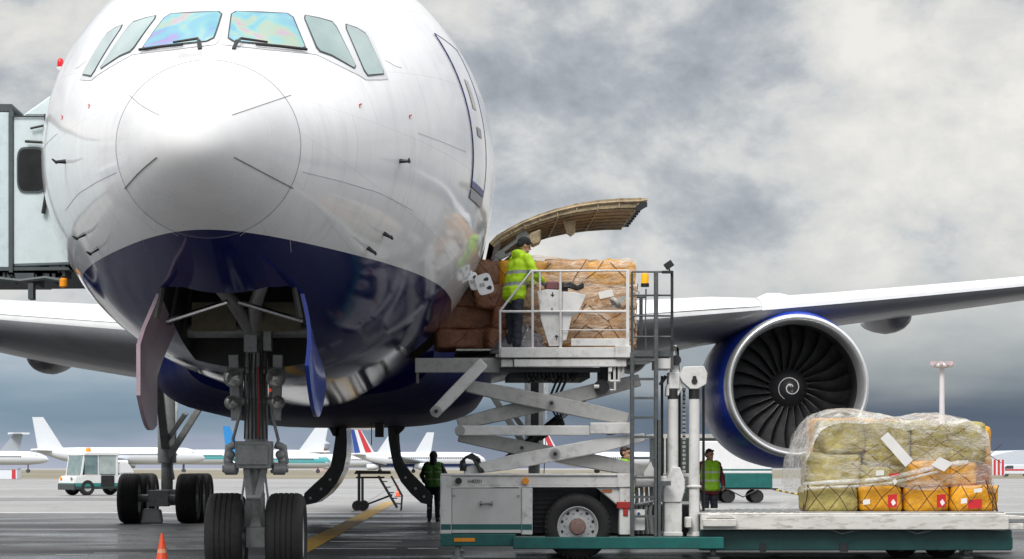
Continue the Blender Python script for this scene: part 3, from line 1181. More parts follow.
# ---- open cargo door (hinged on top of the doorway)
outer = [(489, 243), (497, 235), (508, 228.5), (522, 221), (538, 214.5), (556, 208.5), (576, 203.5), (598, 200), (620, 198.3), (640, 197.8), (648, 198.6)]
innerp = [(494, 247), (502, 240), (512, 234), (525, 227), (540.5, 221.5), (558, 216), (577, 212), (598, 209.3), (619, 207.8), (637, 207.5), (645.5, 203)]
Yd = 31.0
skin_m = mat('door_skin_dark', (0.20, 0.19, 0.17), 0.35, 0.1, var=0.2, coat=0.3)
inn_m = mat('door_inner_primer', (0.36, 0.28, 0.17), 0.45, 0.1, var=0.35, vscale=5, dirt=0.7, dirtcol=(0.06, 0.045, 0.03), bump=0.4, bscale=9)
A = [wrapA(x, y, Yd) for x, y in outer]
B_ = [wrapA(x, y, Yd) for x, y in innerp]
q = MB()
dep = Vector((0, 2.7, 0))
q.grid([A, [p + dep for p in A]], 0)
q.grid([B_, [p + dep for p in B_]], 2)
q.grid([A, B_], 1)
q.grid([[p + dep for p in A], [p + dep for p in B_]], 1)
q.grid([[A[-1], A[-1] + dep], [B_[-1], B_[-1] + dep]], 1)
cd = q.build('cargo_door', [skin_m, inn_m, mat('door_liner', (0.36, 0.32, 0.29), 0.5, var=.2, vscale=4, dirt=.5, dirtcol=(.16, .12, .09))], air, angle=40)
rb = MB()
for k in range(7):      # ribs on the lining
    yy = .05 + 2.6 * k / 6
    rb.tube([p + Vector((0, yy, -.01)) for p in B_[1:10]], .022, 5)
for i in (3, 5, 7):
    rb.tube([B_[i] + Vector((0, .0, -.01)), B_[i] + Vector((0, 2.7, -.01))], .02, 5)
rb.tube([p * .62 + b2 * .38 + Vector((0, -.02, 0)) for p, b2 in zip(A, B_)], .02, 5)
for i in range(1, 10):   # stiffeners on the front edge
    rb.beam(A[i] + Vector((0, -.012, 0)), B_[i] + Vector((0, -.012, 0)), .02, .02)
rb.build('door_rib', inn_m, cd)
# latches along the free edge
for k in range(9):
    p = B_[9] * (1 - .08) + Vector((B_[10].x * .08, B_[10].y * .08, B_[10].z * .08)) + Vector((0, .1 + 2.5 * k / 8, 0))
    MB().box(p + Vector((.06, 0, .06)), (.09, .12, .10)).build('door_latch', M['dark_metal'], cd)
for k in range(5):
    p = B_[9].lerp(B_[10], .12 + .19 * k)
    MB().box(p + Vector((.0, -.03, -.02)), (.07, .09, .07)).build('door_latch', M['dark_metal'], cd)
for yy in (.15, 2.5):   # lift arms
    ar = MB()
    ar.beam(wrapA(495, 256, Yd) + Vector((0, yy, 0)), wrapA(527, 232, Yd) + Vector((0, yy, 0)), .05, .09)
    ar.beam(wrapA(492, 262, Yd) + Vector((0, yy, 0)), wrapA(512, 252, Yd) + Vector((0, yy, 0)), .04, .07)
    ar.lathe([(.1, -.05), (.1, .05)], 14, wrapA(523, 236, Yd) + Vector((0, yy, 0)))
    ar.lathe([(.07, -.05), (.07, .05)], 14, wrapA(501, 254, Yd) + Vector((0, yy, 0)))
    ar.build('door_arm', M['gear_metal'], cd)
MB().prism([wrapA(563, 221, Yd + .3), wrapA(576, 221, Yd + .3), wrapA(575, 233, Yd + .3), wrapA(571, 236, Yd + .3), wrapA(567, 233, Yd + .3)], (0, .12, 0)).build('door_hook', inn_m, cd)
MB().prism([wrapA(530, 233, Yd - .1), wrapA(541, 229, Yd - .1), wrapA(541, 242, Yd - .1), wrapA(533, 246, Yd - .1), wrapA(528, 240, Yd - .1)], (0, .3, 0)).build('door_actuator', inn_m, cd, bevel=.02)
# small open service panels beside the doorway
def service_panel(px, py, Y, w, h, rz):
    r_ = Matrix.Rotation(R(-18), 3, 'Y') @ Matrix.Rotation(R(rz), 3, 'Z')
    c = wrapA(px, py, Y)
    pts = []
    for k in range(28):
        a = 2 * PI * k / 28
        ca, sa = math.cos(a), math.sin(a)
        pts.append(r_ @ Vector((w / 2 * math.copysign(abs(ca) ** .45, ca), 0, h / 2 * math.copysign(abs(sa) ** .45, sa))) + c)
    q = MB().prism(pts, r_ @ Vector((0, .03, 0)))
    for (u, v, rr) in ((.22, .2, .028), (.24, -.24, .030), (.1, .2, .02), (.13, -.24, .02)):
        q.lathe([(rr, -.004), (.002, -.006)], 12, c + r_ @ Vector((u * w, 0, v * h)), r_ @ Vector((0, 1, 0)), 1, caps=False)
    q.box(c + r_ @ Vector((-.15 * w, -.006, 0)), (.07, .01, .05), r_, 2)
    return q.build('service_panel', [M['white_plain'], M['black'], M['loader_grey']], air, bevel=.0)


service_panel(484.5, 284, 29.6, .24, .30, 8)
service_panel(474, 281, 29.7, .17, .26, 30)
# ================================================================== GROUND, SKY, LIGHT
def sheet(name, pts, z, m, kind='structure'):
    o = MB().add([Vector((x, y, z)) for x, y in pts], [tuple(range(len(pts)))]).build(name, m)
    return tag(o, kind=kind)


def ground_mat(name, c0, c1, rough, rv, sc=0.5, stretch=(1, 1, 1), joints=None, jc=(0.05, 0.05, 0.05), cracks=0.3, patch=None):
    m = mat(name, [(a + b) / 2 for a, b in zip(c0, c1)], rough, var=0.1, bump=0.25, bscale=30, rvar=0.0)
    nt = m.node_tree
    N, L = nt.nodes, nt.links
    b = N['Principled BSDF']
    tc = N.new('ShaderNodeTexCoord')
    mp = N.new('ShaderNodeMapping')
    mp.inputs['Scale'].default_value = stretch
    L.new(tc.outputs['Object'], mp.inputs['Vector'])
    n1 = N.new('ShaderNodeTexNoise')
    n1.inputs['Scale'].default_value = sc
    n1.inputs['Detail'].default_value = 10
    n1.inputs['Roughness'].default_value = 0.68
    L.new(mp.outputs[0], n1.inputs['Vector'])
    r1 = N.new('ShaderNodeValToRGB')
    r1.color_ramp.elements[0].position = 0.33
    r1.color_ramp.elements[1].position = 0.68
    r1.color_ramp.elements[0].color = tuple(c0) + (1,)
    r1.color_ramp.elements[1].color = tuple(c1) + (1,)
    L.new(n1.outputs['Fac'], r1.inputs['Fac'])
    n2 = N.new('ShaderNodeTexNoise')
    n2.inputs['Scale'].default_value = 55
    n2.inputs['Detail'].default_value = 3
    L.new(tc.outputs['Object'], n2.inputs['Vector'])
    ov = N.new('ShaderNodeMixRGB')
    ov.blend_type = 'OVERLAY'
    ov.inputs['Fac'].default_value = 0.45
    L.new(r1.outputs[0], ov.inputs['Color1'])
    L.new(n2.outputs['Fac'], ov.inputs['Color2'])
    out = ov.outputs[0]
    if joints:
        br = N.new('ShaderNodeTexBrick')
        br.offset = 0
        br.inputs['Scale'].default_value = 1
        br.inputs['Brick Width'].default_value = joints
        br.inputs['Row Height'].default_value = joints
        br.inputs['Mortar Size'].default_value = 0.035
        br.inputs['Color1'].default_value = (1, 1, 1, 1)
        br.inputs['Color2'].default_value = (0.86, 0.86, 0.85, 1)
        br.inputs['Mortar'].default_value = (0.25, 0.25, 0.25, 1)
        L.new(tc.outputs['Object'], br.inputs['Vector'])
        mu = N.new('ShaderNodeMixRGB')
        mu.blend_type = 'MULTIPLY'
        mu.inputs['Fac'].default_value = 0.8
        L.new(out, mu.inputs['Color1'])
        L.new(br.outputs['Color'], mu.inputs['Color2'])
        out = mu.outputs[0]
    n4 = N.new('ShaderNodeTexNoise')    # oil spots and rubber marks
    n4.inputs['Scale'].default_value = 0.9
    n4.inputs['Detail'].default_value = 5
    n4.inputs['Roughness'].default_value = 0.55
    n4.inputs['Distortion'].default_value = 0.6
    L.new(tc.outputs['Object'], n4.inputs['Vector'])
    r4 = N.new('ShaderNodeValToRGB')
    r4.color_ramp.elements[0].position = 0.58
    r4.color_ramp.elements[1].position = 0.70
    r4.color_ramp.elements[0].color = (1, 1, 1, 1)
    r4.color_ramp.elements[1].color = (0.45, 0.45, 0.45, 1)
    L.new(n4.outputs['Fac'], r4.inputs['Fac'])
    m4 = N.new('ShaderNodeMixRGB')
    m4.blend_type = 'MULTIPLY'
    m4.inputs['Fac'].default_value = 0.85
    L.new(out, m4.inputs['Color1'])
    L.new(r4.outputs[0], m4.inputs['Color2'])
    out = m4.outputs[0]
    L.new(out, b.inputs['Base Color'])
    n3 = N.new('ShaderNodeTexNoise')
    n3.inputs['Scale'].default_value = sc * 0.8
    n3.inputs['Detail'].default_value = 6
    n3.inputs['Distortion'].default_value = 0.4
    L.new(mp.outputs[0], n3.inputs['Vector'])
    mr = N.new('ShaderNodeMapRange')
    mr.inputs['From Min'].default_value = 0.36
    mr.inputs['From Max'].default_value = 0.60
    mr.inputs['To Min'].default_value = max(0.04, rough - rv)
    mr.inputs['To Max'].default_value = rough + rv * 0.6
    L.new(n3.outputs['Fac'], mr.inputs['Value'])
    L.new(mr.outputs[0], b.inputs['Roughness'])
    return m


concrete = ground_mat('apron_concrete', (0.25, 0.247, 0.245), (0.36, 0.355, 0.352), 0.5, 0.25, 0.06, (1, 1, 1), 7.5)
asphalt = ground_mat('asphalt_damp', (0.026, 0.026, 0.028), (0.075, 0.074, 0.075), 0.36, 0.24, 0.35, (0.55, 1, 1), 5.2)
dry_grass = ground_mat('dry_grass_ground', (0.17, 0.15, 0.105), (0.26, 0.235, 0.175), 0.95, 0.05, 0.02)
sheet('ground', [(-4000, -60), (4000, -60), (4000, 9000), (-4000, 9000)], 0.0, concrete)
sheet('asphalt_apron', [(-300, 13), (300, 13), (300, 62.6), (-300, 62.6)], 0.004, asphalt)  # near edge, out of view, set back so pale concrete bounces light upward
sheet('asphalt_road', [(-300, 84), (-8.5, 85), (-8.5, 94), (-300, 93)], 0.004, ground_mat('road_grey', (0.14, 0.14, 0.14), (0.2, 0.2, 0.2), 0.6, 0.2, 0.2))
sheet('grass_field', [(-3000, 260), (3000, 260), (3000, 1400), (-3000, 1400)], 0.004, dry_grass)
line_w = mat('line_paint_white', (0.62, 0.62, 0.62), 0.45, var=0.15, dirt=0.75, dirtcol=(0.1, 0.1, 0.1), vscale=1.5)
line_y = mat('line_paint_yellow', (0.50, 0.30, 0.03), 0.5, var=0.2, dirt=0.85, dirtcol=(0.08, 0.07, 0.06), vscale=1.3)
sheet('white_edge_line', [(-300, 61.5), (300, 61.5), (300, 62.4), (-300, 62.4)], 0.008, line_w)
sheet('white_far_line', [(-300, 94.4), (300, 94.4), (300, 95.6), (-300, 95.6)], 0.008, line_w)


def gp(px, py):
    Y = CAM.z * FPX / (py - VPY)
    return (CAM.x + (px - VPX) * Y / FPX, Y)


a0, a1 = gp(300, 549), gp(391, 502)
sheet('yellow_guide_line', [(a0[0] - .22, a0[1] - 2), (a0[0] + .22, a0[1] - 2), (a1[0] + .25, a1[1]), (a1[0] - .25, a1[1])], 0.012, line_y)
# worn white dashes crossing the stand
for (x0, x1, py, th) in ((330, 421, 523.5, .5), (332, 425, 531.0, .42), (330, 440, 536.5, .35), (330, 402, 541.8, .35), (408, 438, 548.8, .30), (312, 396, 549.0, .28),
                         (0, 30, 523.5, .5), (52, 108, 523.5, .5), (150, 200, 524.5, .45), (94, 142, 553.5, .20), (56, 88, 555.0, .2), (168, 206, 549.5, .24), (0, 60, 532.5, .16), (212, 300, 521.5, .5)):
    p0, p1 = gp(x0, py), gp(x1, py)
    sheet('white_dash', [(p0[0], p0[1] - th / 2), (p1[0], p1[1] - th / 2), (p1[0], p1[1] + th / 2), (p0[0], p0[1] + th / 2)], 0.008, line_w)

# ---- sky: overcast cloud deck over a Nishita sky, lit by one soft sun
world = bpy.data.worlds.new('World')
scene.world = world
world.use_nodes = True
nt = world.node_tree
N, L = nt.nodes, nt.links
for n_ in list(N):
    N.remove(n_)
outw = N.new('ShaderNodeOutputWorld')
bg = N.new('ShaderNodeBackground')
bg.inputs['Strength'].default_value = 1.0
L.new(bg.outputs[0], outw.inputs[0])
SUN_EL, SUN_AZ = R(48), R(205)   # azimuth from +Y towards +X
sky = N.new('ShaderNodeTexSky')
sky.sky_type = 'NISHITA'
sky.sun_disc = False
sky.sun_elevation = SUN_EL
sky.sun_rotation = SUN_AZ
sks = N.new('ShaderNodeMixRGB')
sks.blend_type = 'MULTIPLY'
sks.inputs['Fac'].default_value = 1
sks.inputs['Color2'].default_value = (0.10, 0.10, 0.10, 1)
L.new(sky.outputs[0], sks.inputs['Color1'])
tc = N.new('ShaderNodeTexCoord')
sp = N.new('ShaderNodeSeparateXYZ')
L.new(tc.outputs['Generated'], sp.inputs[0])


def math_(op, a, b=None, c=None):
    n_ = N.new('ShaderNodeMath')
    n_.operation = op
    for i, v in enumerate((a, b, c)):
        if v is None:
            continue
        if isinstance(v, (int, float)):
            n_.inputs[i].default_value = v
        else:
            L.new(v, n_.inputs[i])
    return n_.outputs[0]


def ramp(src, stops, interp='LINEAR'):
    r_ = N.new('ShaderNodeValToRGB')
    r_.color_ramp.interpolation = interp
    els = r_.color_ramp.elements
    els[0].position, els[0].color = stops[0][0], tuple(stops[0][1]) + (1,)
    els[1].position, els[1].color = stops[-1][0], tuple(stops[-1][1]) + (1,)
    for p_, c_ in stops[1:-1]:
        e_ = els.new(p_)
        e_.color = tuple(c_) + (1,)
    L.new(src, r_.inputs['Fac'])
    return r_.outputs[0]


def mixc(f, a, b, mode='MIX'):
    n_ = N.new('ShaderNodeMixRGB')
    n_.blend_type = mode
    for k, v in (('Fac', f), ('Color1', a), ('Color2', b)):
        if isinstance(v, (int, float)):
            n_.inputs[k].default_value = v
        elif isinstance(v, tuple):
            n_.inputs[k].default_value = v + (1,)
        else:
            L.new(v, n_.inputs[k])
    return n_.outputs[0]


def noise_(scale, detail, rough, dist, sc, rot=(0, 0, 0), loc=(0, 0, 0)):
    mp = N.new('ShaderNodeMapping')
    mp.inputs['Scale'].default_value = sc
    mp.inputs['Rotation'].default_value = rot
    mp.inputs['Location'].default_value = loc
    L.new(tc.outputs['Generated'], mp.inputs['Vector'])
    n_ = N.new('ShaderNodeTexNoise')
    n_.inputs['Scale'].default_value = scale
    n_.inputs['Detail'].default_value = detail
    n_.inputs['Roughness'].default_value = rough
    n_.inputs['Distortion'].default_value = dist
    L.new(mp.outputs[0], n_.inputs['Vector'])
    return n_.outputs['Fac']


zz = sp.outputs['Z']
xx = sp.outputs['X']
big = noise_(5.6, 12, 0.60, 0.12, (1, 1, 1.5), loc=(0.37, 0.1, 0.23))
mid = noise_(15, 12, 0.60, 0.25, (1, 1, 1.5), loc=(1.3, 0, 0.7))
low = noise_(6, 6, 0.5, 0.3, (1, 1, 5.5), loc=(0.2, 0, 0.9))
# cloud body above the dark band
cl = math_('ADD', math_('MULTIPLY', big, 0.68), math_('MULTIPLY', mid, 0.32))
body = ramp(cl, [(0.39, (0.33, 0.355, 0.39)), (0.44, (0.44, 0.465, 0.495)), (0.475, (0.555, 0.575, 0.59)), (0.503, (0.675, 0.68, 0.67)), (0.535, (0.75, 0.74, 0.71)), (0.60, (0.90, 0.875, 0.82))])
# overall shade with height (sine of elevation); wobble the height with noise so the bands are not ruled
zw = math_('ADD', zz, math_('MULTIPLY', math_('SUBTRACT', low, 0.5), 0.045))
left = ramp(math_('ADD', math_('MULTIPLY', xx, 2.0), 0.5), [(0.0, (1, 1, 1)), (0.35, (.8, .8, .8)), (0.85, (0, 0, 0))])
zr = math_('MULTIPLY', zw, 5.0)
band_r = ramp(zr, [(0.0, (0.13, 0.17, 0.25)), (0.05, (0.085, 0.12, 0.19)), (0.12, (0.07, 0.10, 0.16)), (0.17, (0.10, 0.135, 0.19)), (0.22, (0.20, 0.24, 0.28)), (0.33, (0.28, 0.33, 0.36)), (0.45, (0.40, 0.44, 0.47)), (0.58, (0.60, 0.62, 0.64))])
band_l = ramp(zr, [(0.0, (0.48, 0.52, 0.64)), (0.05, (0.40, 0.45, 0.57)), (0.085, (0.27, 0.36, 0.46)), (0.12, (0.20, 0.30, 0.40)), (0.20, (0.25, 0.36, 0.47)), (0.30, (0.40, 0.50, 0.60)), (0.42, (0.62, 0.65, 0.67)), (0.6, (0.66, 0.67, 0.68))])
band = mixc(left, band_r, band_l)
gate = ramp(zr, [(0.14, (0.0, 0.0, 0.0)), (0.26, (0.25, 0.25, 0.25)), (0.38, (0.6, 0.6, 0.6)), (0.54, (1, 1, 1))])
vis = mixc(gate, band, body)
# brighter towards the zenith, where most of the daylight comes from
zen = ramp(zz, [(0.22, (0, 0, 0)), (0.55, (1, 1, 1))])
high = mixc(0.35, (1.0, 1.0, 1.0), body)
up = mixc(zen, vis, mixc(1.0, high, (1.62, 1.63, 1.66), 'MULTIPLY'))
fin = mixc(0.93, sks.outputs[0], up)
L.new(fin, bg.inputs['Color'])

sun_d = bpy.data.lights.new('sun', 'SUN')
sun_d.energy = 2.6
sun_d.angle = R(24)
sun_d.color = (1.0, 0.965, 0.91)
sun = bpy.data.objects.new('sun', sun_d)
COL.objects.link(sun)
sdir = Vector((math.sin(SUN_AZ) * math.cos(SUN_EL), math.cos(SUN_AZ) * math.cos(SUN_EL), math.sin(SUN_EL)))
sun.rotation_euler = sdir.to_track_quat('Z', 'Y').to_euler()
sun.location = (0, -20, 60)

# ---- camera
cd_ = bpy.data.cameras.new('camera')
cam = bpy.data.objects.new('camera', cd_)
COL.objects.link(cam)
cam.location = CAM
cam.rotation_euler = (R(90), 0, 0)
cd_.sensor_width = 36
cd_.lens = FPX / 1024 * 36
cd_.shift_x = (512 - VPX) / 1024
cd_.shift_y = (VPY - 279.5) / 1024
cd_.clip_start = 0.1
cd_.clip_end = 12000
scene.camera = cam
scene.view_settings.view_transform = 'Standard'
scene.view_settings.look = 'None'
scene.view_settings.exposure = 0

# ================================================================== JET BRIDGE (left, behind the nose)
jb_m = mat('jet_bridge_panel', (0.60, 0.69, 0.71), 0.4, var=0.05, dirt=0.2, dirtcol=(0.25, 0.27, 0.27), coat=0.2)
jb_d = mat('jet_bridge_trim', (0.06, 0.075, 0.08), 0.5, var=0.2)
JY = 27.2
jroot = Vector((-5.0, 29.0, 0))
jb = thing('jet_bridge', 'pale blue-grey jet bridge with a dark window and red roof lamp beside the aircraft', 'jet bridge', jroot)
J = lambda px, py, Y=JY: W(px, py, Y) - jroot
q = MB()
q.prism([J(12, 266), J(74, 264), J(74, 116), J(12, 116)], (0, 3.0, 0))
q.build('cabin', jb_m, jb, bevel=.03)
q = MB().prism([J(-140, 269), J(10.5, 269), J(10.5, 111), J(-140, 111)], (0, 3.2, 0))
q.build('tunnel', mat('jet_bridge_tunnel', (0.55, 0.65, 0.68), 0.4, var=0.06, dirt=0.2), jb, bevel=.03)
q = MB().prism([J(-145, 111.0), J(14, 111.0), J(17, 109), J(12, 104), J(-145, 103)], (0, 3.3, 0))
q.box(J(11.2, 190) + Vector((0, .0, 0)), (.05, .06, 2.2))
q.build('roof_edge', jb_d, jb)
q = MB().prism([J(22, 115.5), J(74, 115.5), J(74, 82), J(58, 90)], (0, 2.6, 0))
q.build('canopy', jb_m, jb, bevel=.02)
sw = []
for k in range(32):
    a = 2 * PI * k / 32
    sw.append(J(31.3 + 14.3 * math.copysign(abs(math.cos(a)) ** .45, math.cos(a)), 170 - 23 * math.copysign(abs(math.sin(a)) ** .45, math.sin(a))) + Vector((0, -.02, 0)))
wf = MB().prism(sw, (0, .05, 0)).build('window', jb_d, jb)
cc = J(31.3, 170)
MB().prism([cc + (p - cc) * .90 + Vector((0, -.012, 0)) for p in sw], (0, .03, 0)).build('pane', mat('jet_bridge_glass', (0.02, 0.022, 0.022), 0.05, var=0.5, vscale=2.5, coat=.2, spec=0.25), wf)
q = MB()
q.tube([J(46.5, 115) + Vector((0, -.06, 0)), J(46, 138) + Vector((0, -.06, 0)), J(43, 143) + Vector((0, -.06, 0)), J(26, 142) + Vector((0, -.06, 0))], .02, 6)
q.build('cable', M['hose'], jb)
q = MB()
q.tube([J(31, 129) + Vector((0, -.05, 0)), J(45, 126) + Vector((0, -.05, 0))], .016, 6)
q.build('cable', M['hose'], jb)
q = MB()
q.tube([J(45, 188) + Vector((0, -.05, 0)), J(47, 196) + Vector((0, -.05, 0)), J(44, 214) + Vector((0, -.05, 0))], .03, 6)
q.build('cable', M['hose'], jb)
q = MB()
q.tube([J(12, 117) + Vector((0, -.02, 0)), J(74, 117) + Vector((0, -.02, 0))], .012, 5)
q.build('cable', M['hose'], jb)
q = MB()
q.prism([J(-140, 272), J(70, 270), J(68, 267), J(-140, 267)], (0, 2.8, 0))
for k in range(22):
    x = -10 + k * 3.6
    q.box(J(x, 274 + 3 * math.sin(k * 2.3), JY + .3), (.12 + .05 * math.sin(k * 5), .5, .12 + .06 * math.cos(k * 3)))
q.prism([J(14, 273), J(34, 273), J(33, 283), J(17, 281)], (0, .8, 0))
q.prism([J(28, 282), J(33, 282), J(33, 299), J(28, 299)], (0, .2, 0))
q.tube([J(0, 279), J(20, 281), J(45, 278), J(62, 281)], .03, 6)
q.build('underframe', jb_d, jb)
MB().lathe([(.03, -.02), (.055, 0), (.055, .09), (.04, .11), (.002, .115)], 14, J(63.5, 286.5), (0, 0, 1)).build('warning_light', M['amber'], jb)
q = MB().tube([J(60.5, 92, JY + .6), J(60.5, 70, JY + .6)], .018, 6)
q.lathe([(.04, 0), (.055, .03), (.055, .05)], 14, J(60.5, 71, JY + .6), (0, 0, 1))
lm = q.build('lamp_post', M['white_plain'], jb)
MB().lathe([(.045, .05), (.045, .10), (.04, .15), (.025, .17), (.002, .175)], 14, J(60.5, 71, JY + .6), (0, 0, 1)).build('beacon', M['red_lamp'], lm)
q = MB()   # lift column and bogie, outside the frame to the left
for x in (-8.4, -7.2):
    q.minmax(Vector((x, 29.2, .6)) - jroot, Vector((x + .35, 29.6, 4.1)) - jroot)
q.minmax(Vector((-8.7, 28.9, .45)) - jroot, Vector((-6.6, 29.9, .8)) - jroot)
for x in (-8.5, -6.8):
    q.lathe([(.3, -.14), (.45, -.12), (.45, .12), (.3, .14)], 24, Vector((x, 29.4, .45)) - jroot, (1, 0, 0))
q.build('support_column', jb_d, jb)

# ================================================================== DISTANT AIRCRAFT AND BUILDINGS
far_white = mat('far_white_hazed', (0.70, 0.74, 0.80), 0.35, var=0.03)  # bluish haze of distance mixed into the white
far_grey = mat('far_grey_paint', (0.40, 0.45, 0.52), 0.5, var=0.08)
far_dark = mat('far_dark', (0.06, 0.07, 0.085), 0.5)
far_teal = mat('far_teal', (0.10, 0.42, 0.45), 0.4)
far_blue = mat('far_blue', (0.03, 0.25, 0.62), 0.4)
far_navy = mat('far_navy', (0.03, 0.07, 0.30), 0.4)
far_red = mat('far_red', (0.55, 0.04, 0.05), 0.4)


def far_plane(label, px_tail, px_nose, Y, fin_px=None, fin_m=far_white, stripe=None, belly=far_white, ttail=False, hs=1.0, fin_stripes=None):
    """parked jet side-on: fuselage, fin, stabilisers, wings, engines, wheels"""
    s = FPX / Y
    Lm = abs(px_nose - px_tail) / s
    dirx = 1 if px_nose > px_tail else -1
    cx = CAM.x + ((px_tail + px_nose) / 2 - VPX) / s
    t = thing('parked_airliner', label, 'airliner', (cx, Y, 0), 0 if dirx > 0 else PI, 'airliners parked far across the apron')
    h = Lm / 2
    r_ = Lm * .047 * hs
    zc = r_ * 1.0 + Lm * .045
    mats = [far_white, belly, stripe or far_white]
    prof = [(-h, .08, .75), (-h * .86, .34, .55), (-h * .66, .72, .24), (-h * .45, .97, .03), (-h * .2, 1, 0), (h * .6, 1, 0), (h * .78, .96, -.02), (h * .90, .74, -.10), (h * .97, .42, -.2), (h, .04, -.28)]
    q = MB()
    rings = [[Vector((x, k * r_ * math.cos(2 * PI * j / 20), zc + (dz + k * math.sin(2 * PI * j / 20)) * r_)) for j in range(20)] for x, k, dz in prof]
    q.loft(rings)
    for i, f in enumerate(q.f):
        zm = sum(q.v[k].z for k in f) / len(f)
        if zm < zc - .55 * r_:
            q.m[i] = 1
        elif stripe and abs(zm - zc - .1 * r_) < .32 * r_:
            q.m[i] = 2
    q.build('fuselage', mats, t)
    fh = Lm * .175 * hs
    q = MB()
    zb = zc + r_ * .8
    top = zb + fh
    x0 = -h * .62
    fin = [Vector((x0, -.15, zb - .1)), Vector((-h * .86, -.15, top)), Vector((-h * .985, -.15, top)), Vector((-h * .92, -.15, zb - .1))]
    q.prism(fin, (0, .3, 0))
    fo = q.build('tail_fin', fin_m, t)
    if fin_stripes:
        for k, sm_ in enumerate(fin_stripes):
            u0, u1 = (.12 + .0 * k, .44) if k == 0 else (.70, .99)
            A = fin[0].lerp(fin[3], u0), fin[0].lerp(fin[3], u1), fin[1].lerp(fin[2], min(1, u1 - (.15 if k == 0 else -.0))), fin[1].lerp(fin[2], max(0, u0 - .1))
            for yo in (-.03, .30):
                MB().prism([p + Vector((0, yo, 0)) for p in A], (0, .03, 0)).build('fin_stripe', sm_, fo)
    q = MB()
    zs = top - .2 if ttail else zc + r_ * .55
    xs = -h * .90 if ttail else -h * .84
    for sd in (-1, 1):
        q.prism([Vector((xs + Lm * .06, 0, zs)), Vector((xs - Lm * .02, sd * Lm * .16, zs + .2)), Vector((xs - Lm * .055, sd * Lm * .16, zs + .2)), Vector((xs - Lm * .04, 0, zs))], (0, 0, .25))
    if ttail:
        q.prism([Vector((xs + Lm * .06, -.5, zs)), Vector((xs + Lm * .06, .5, zs)), Vector((xs - Lm * .09, .5, zs)), Vector((xs - Lm * .09, -.5, zs))], (0, 0, .6))
    q.build('stabilizer', far_white, t)
    for sd in (-1, 1):
        q = MB()
        q.prism([Vector((h * .18, 0, zc - r_ * .6)), Vector((-h * .22, sd * Lm * .44, zc + r_ * .2)), Vector((-h * .30, sd * Lm * .44, zc + r_ * .2)), Vector((-h * .20, 0, zc - r_ * .6))], (0, 0, .35))
        q.build('wing', far_grey, t)
        q = MB()
        er = r_ * .48
        q.lathe([(er * .8, 0), (er, .5), (er, Lm * .06), (er * .6, Lm * .1)], 16, Vector((h * .16, sd * Lm * .15, zc - r_ * .95)), (-1, 0, 0))
        q.build('engine', far_white, t)
    for x, y in ((h * .76, 0), (-h * .06, r_ * 1.2), (-h * .06, -r_ * 1.2)):
        q = MB()
        q.tube([Vector((x, y, .3)), Vector((x, y, zc - r_ * .6))], .18, 6)
        for yy in (-.35, .35):
            q.lathe([(.3, -.2), (.55, -.18), (.55, .18), (.3, .2)], 14, Vector((x, y + yy, .55)), (0, 1, 0))
        q.build('landing_gear', far_dark, t)
    for sd in (-1, 1):   # cabin windows read as one thin dark row
        wr = MB()
        yk = sd * r_ * 1.003
        for k in range(int(Lm * 1.1)):
            xk = -h * .42 + k * (h * 1.12) / int(Lm * 1.1)
            wr.minmax((xk, yk - .01 * sd, zc + r_ * .10), (xk + .32, yk + .01 * sd, zc + r_ * .10 + .40))
        wo = wr.build('cabin_window', far_dark, t, flat=True)
        wo['kind'] = 'stuff'
    q = MB()
    for sd in (-1, 1):
        q.prism([Vector((h * .86, sd * r_ * .70, zc + r_ * .22)), Vector((h * .91, sd * r_ * .56, zc + r_ * .18)), Vector((h * .90, sd * r_ * .5, zc + r_ * .42)), Vector((h * .86, sd * r_ * .62, zc + r_ * .48))], (0, .06 * sd, 0))
    q.build('cockpit_window', far_dark, t)
    return t


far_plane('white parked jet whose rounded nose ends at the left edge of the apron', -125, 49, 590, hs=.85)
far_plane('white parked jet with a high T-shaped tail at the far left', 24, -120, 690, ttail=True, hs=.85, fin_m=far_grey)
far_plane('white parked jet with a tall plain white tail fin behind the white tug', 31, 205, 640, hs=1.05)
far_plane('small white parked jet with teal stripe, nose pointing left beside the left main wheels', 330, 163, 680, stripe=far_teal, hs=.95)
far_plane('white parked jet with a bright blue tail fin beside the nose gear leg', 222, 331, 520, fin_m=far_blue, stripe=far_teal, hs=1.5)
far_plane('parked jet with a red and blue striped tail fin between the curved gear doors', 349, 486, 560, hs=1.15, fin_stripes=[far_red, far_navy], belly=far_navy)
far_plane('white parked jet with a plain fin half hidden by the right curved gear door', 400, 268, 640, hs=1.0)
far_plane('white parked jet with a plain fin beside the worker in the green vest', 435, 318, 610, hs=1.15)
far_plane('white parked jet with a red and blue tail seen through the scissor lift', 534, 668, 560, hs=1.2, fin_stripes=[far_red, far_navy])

# control tower
tw = thing('control_tower', 'small pale pink airport control tower on the horizon between the parked jets', 'tower', (CAM.x + (321 - VPX) * 900 / FPX, 900, 0), 0)
q = MB().lathe([(3.6, 0), (3.3, 3), (2.6, 9.2), (3.2, 9.6)], 14, (0, 0, 0), (0, 0, 1))
q.build('shaft', mat('tower_pink', (0.55, 0.40, 0.40), 0.7), tw)
q = MB().lathe([(3.2, 9.6), (3.9, 10.0), (4.2, 12.0), (3.9, 12.2), (2.2, 13.4), (.2, 13.8)], 14, (0, 0, 0), (0, 0, 1))
q.build('cab', far_grey, tw)
MB().tube([(0, 0, 13.6), (0, 0, 17.5)], .15, 6).build('antenna', far_red, tw)

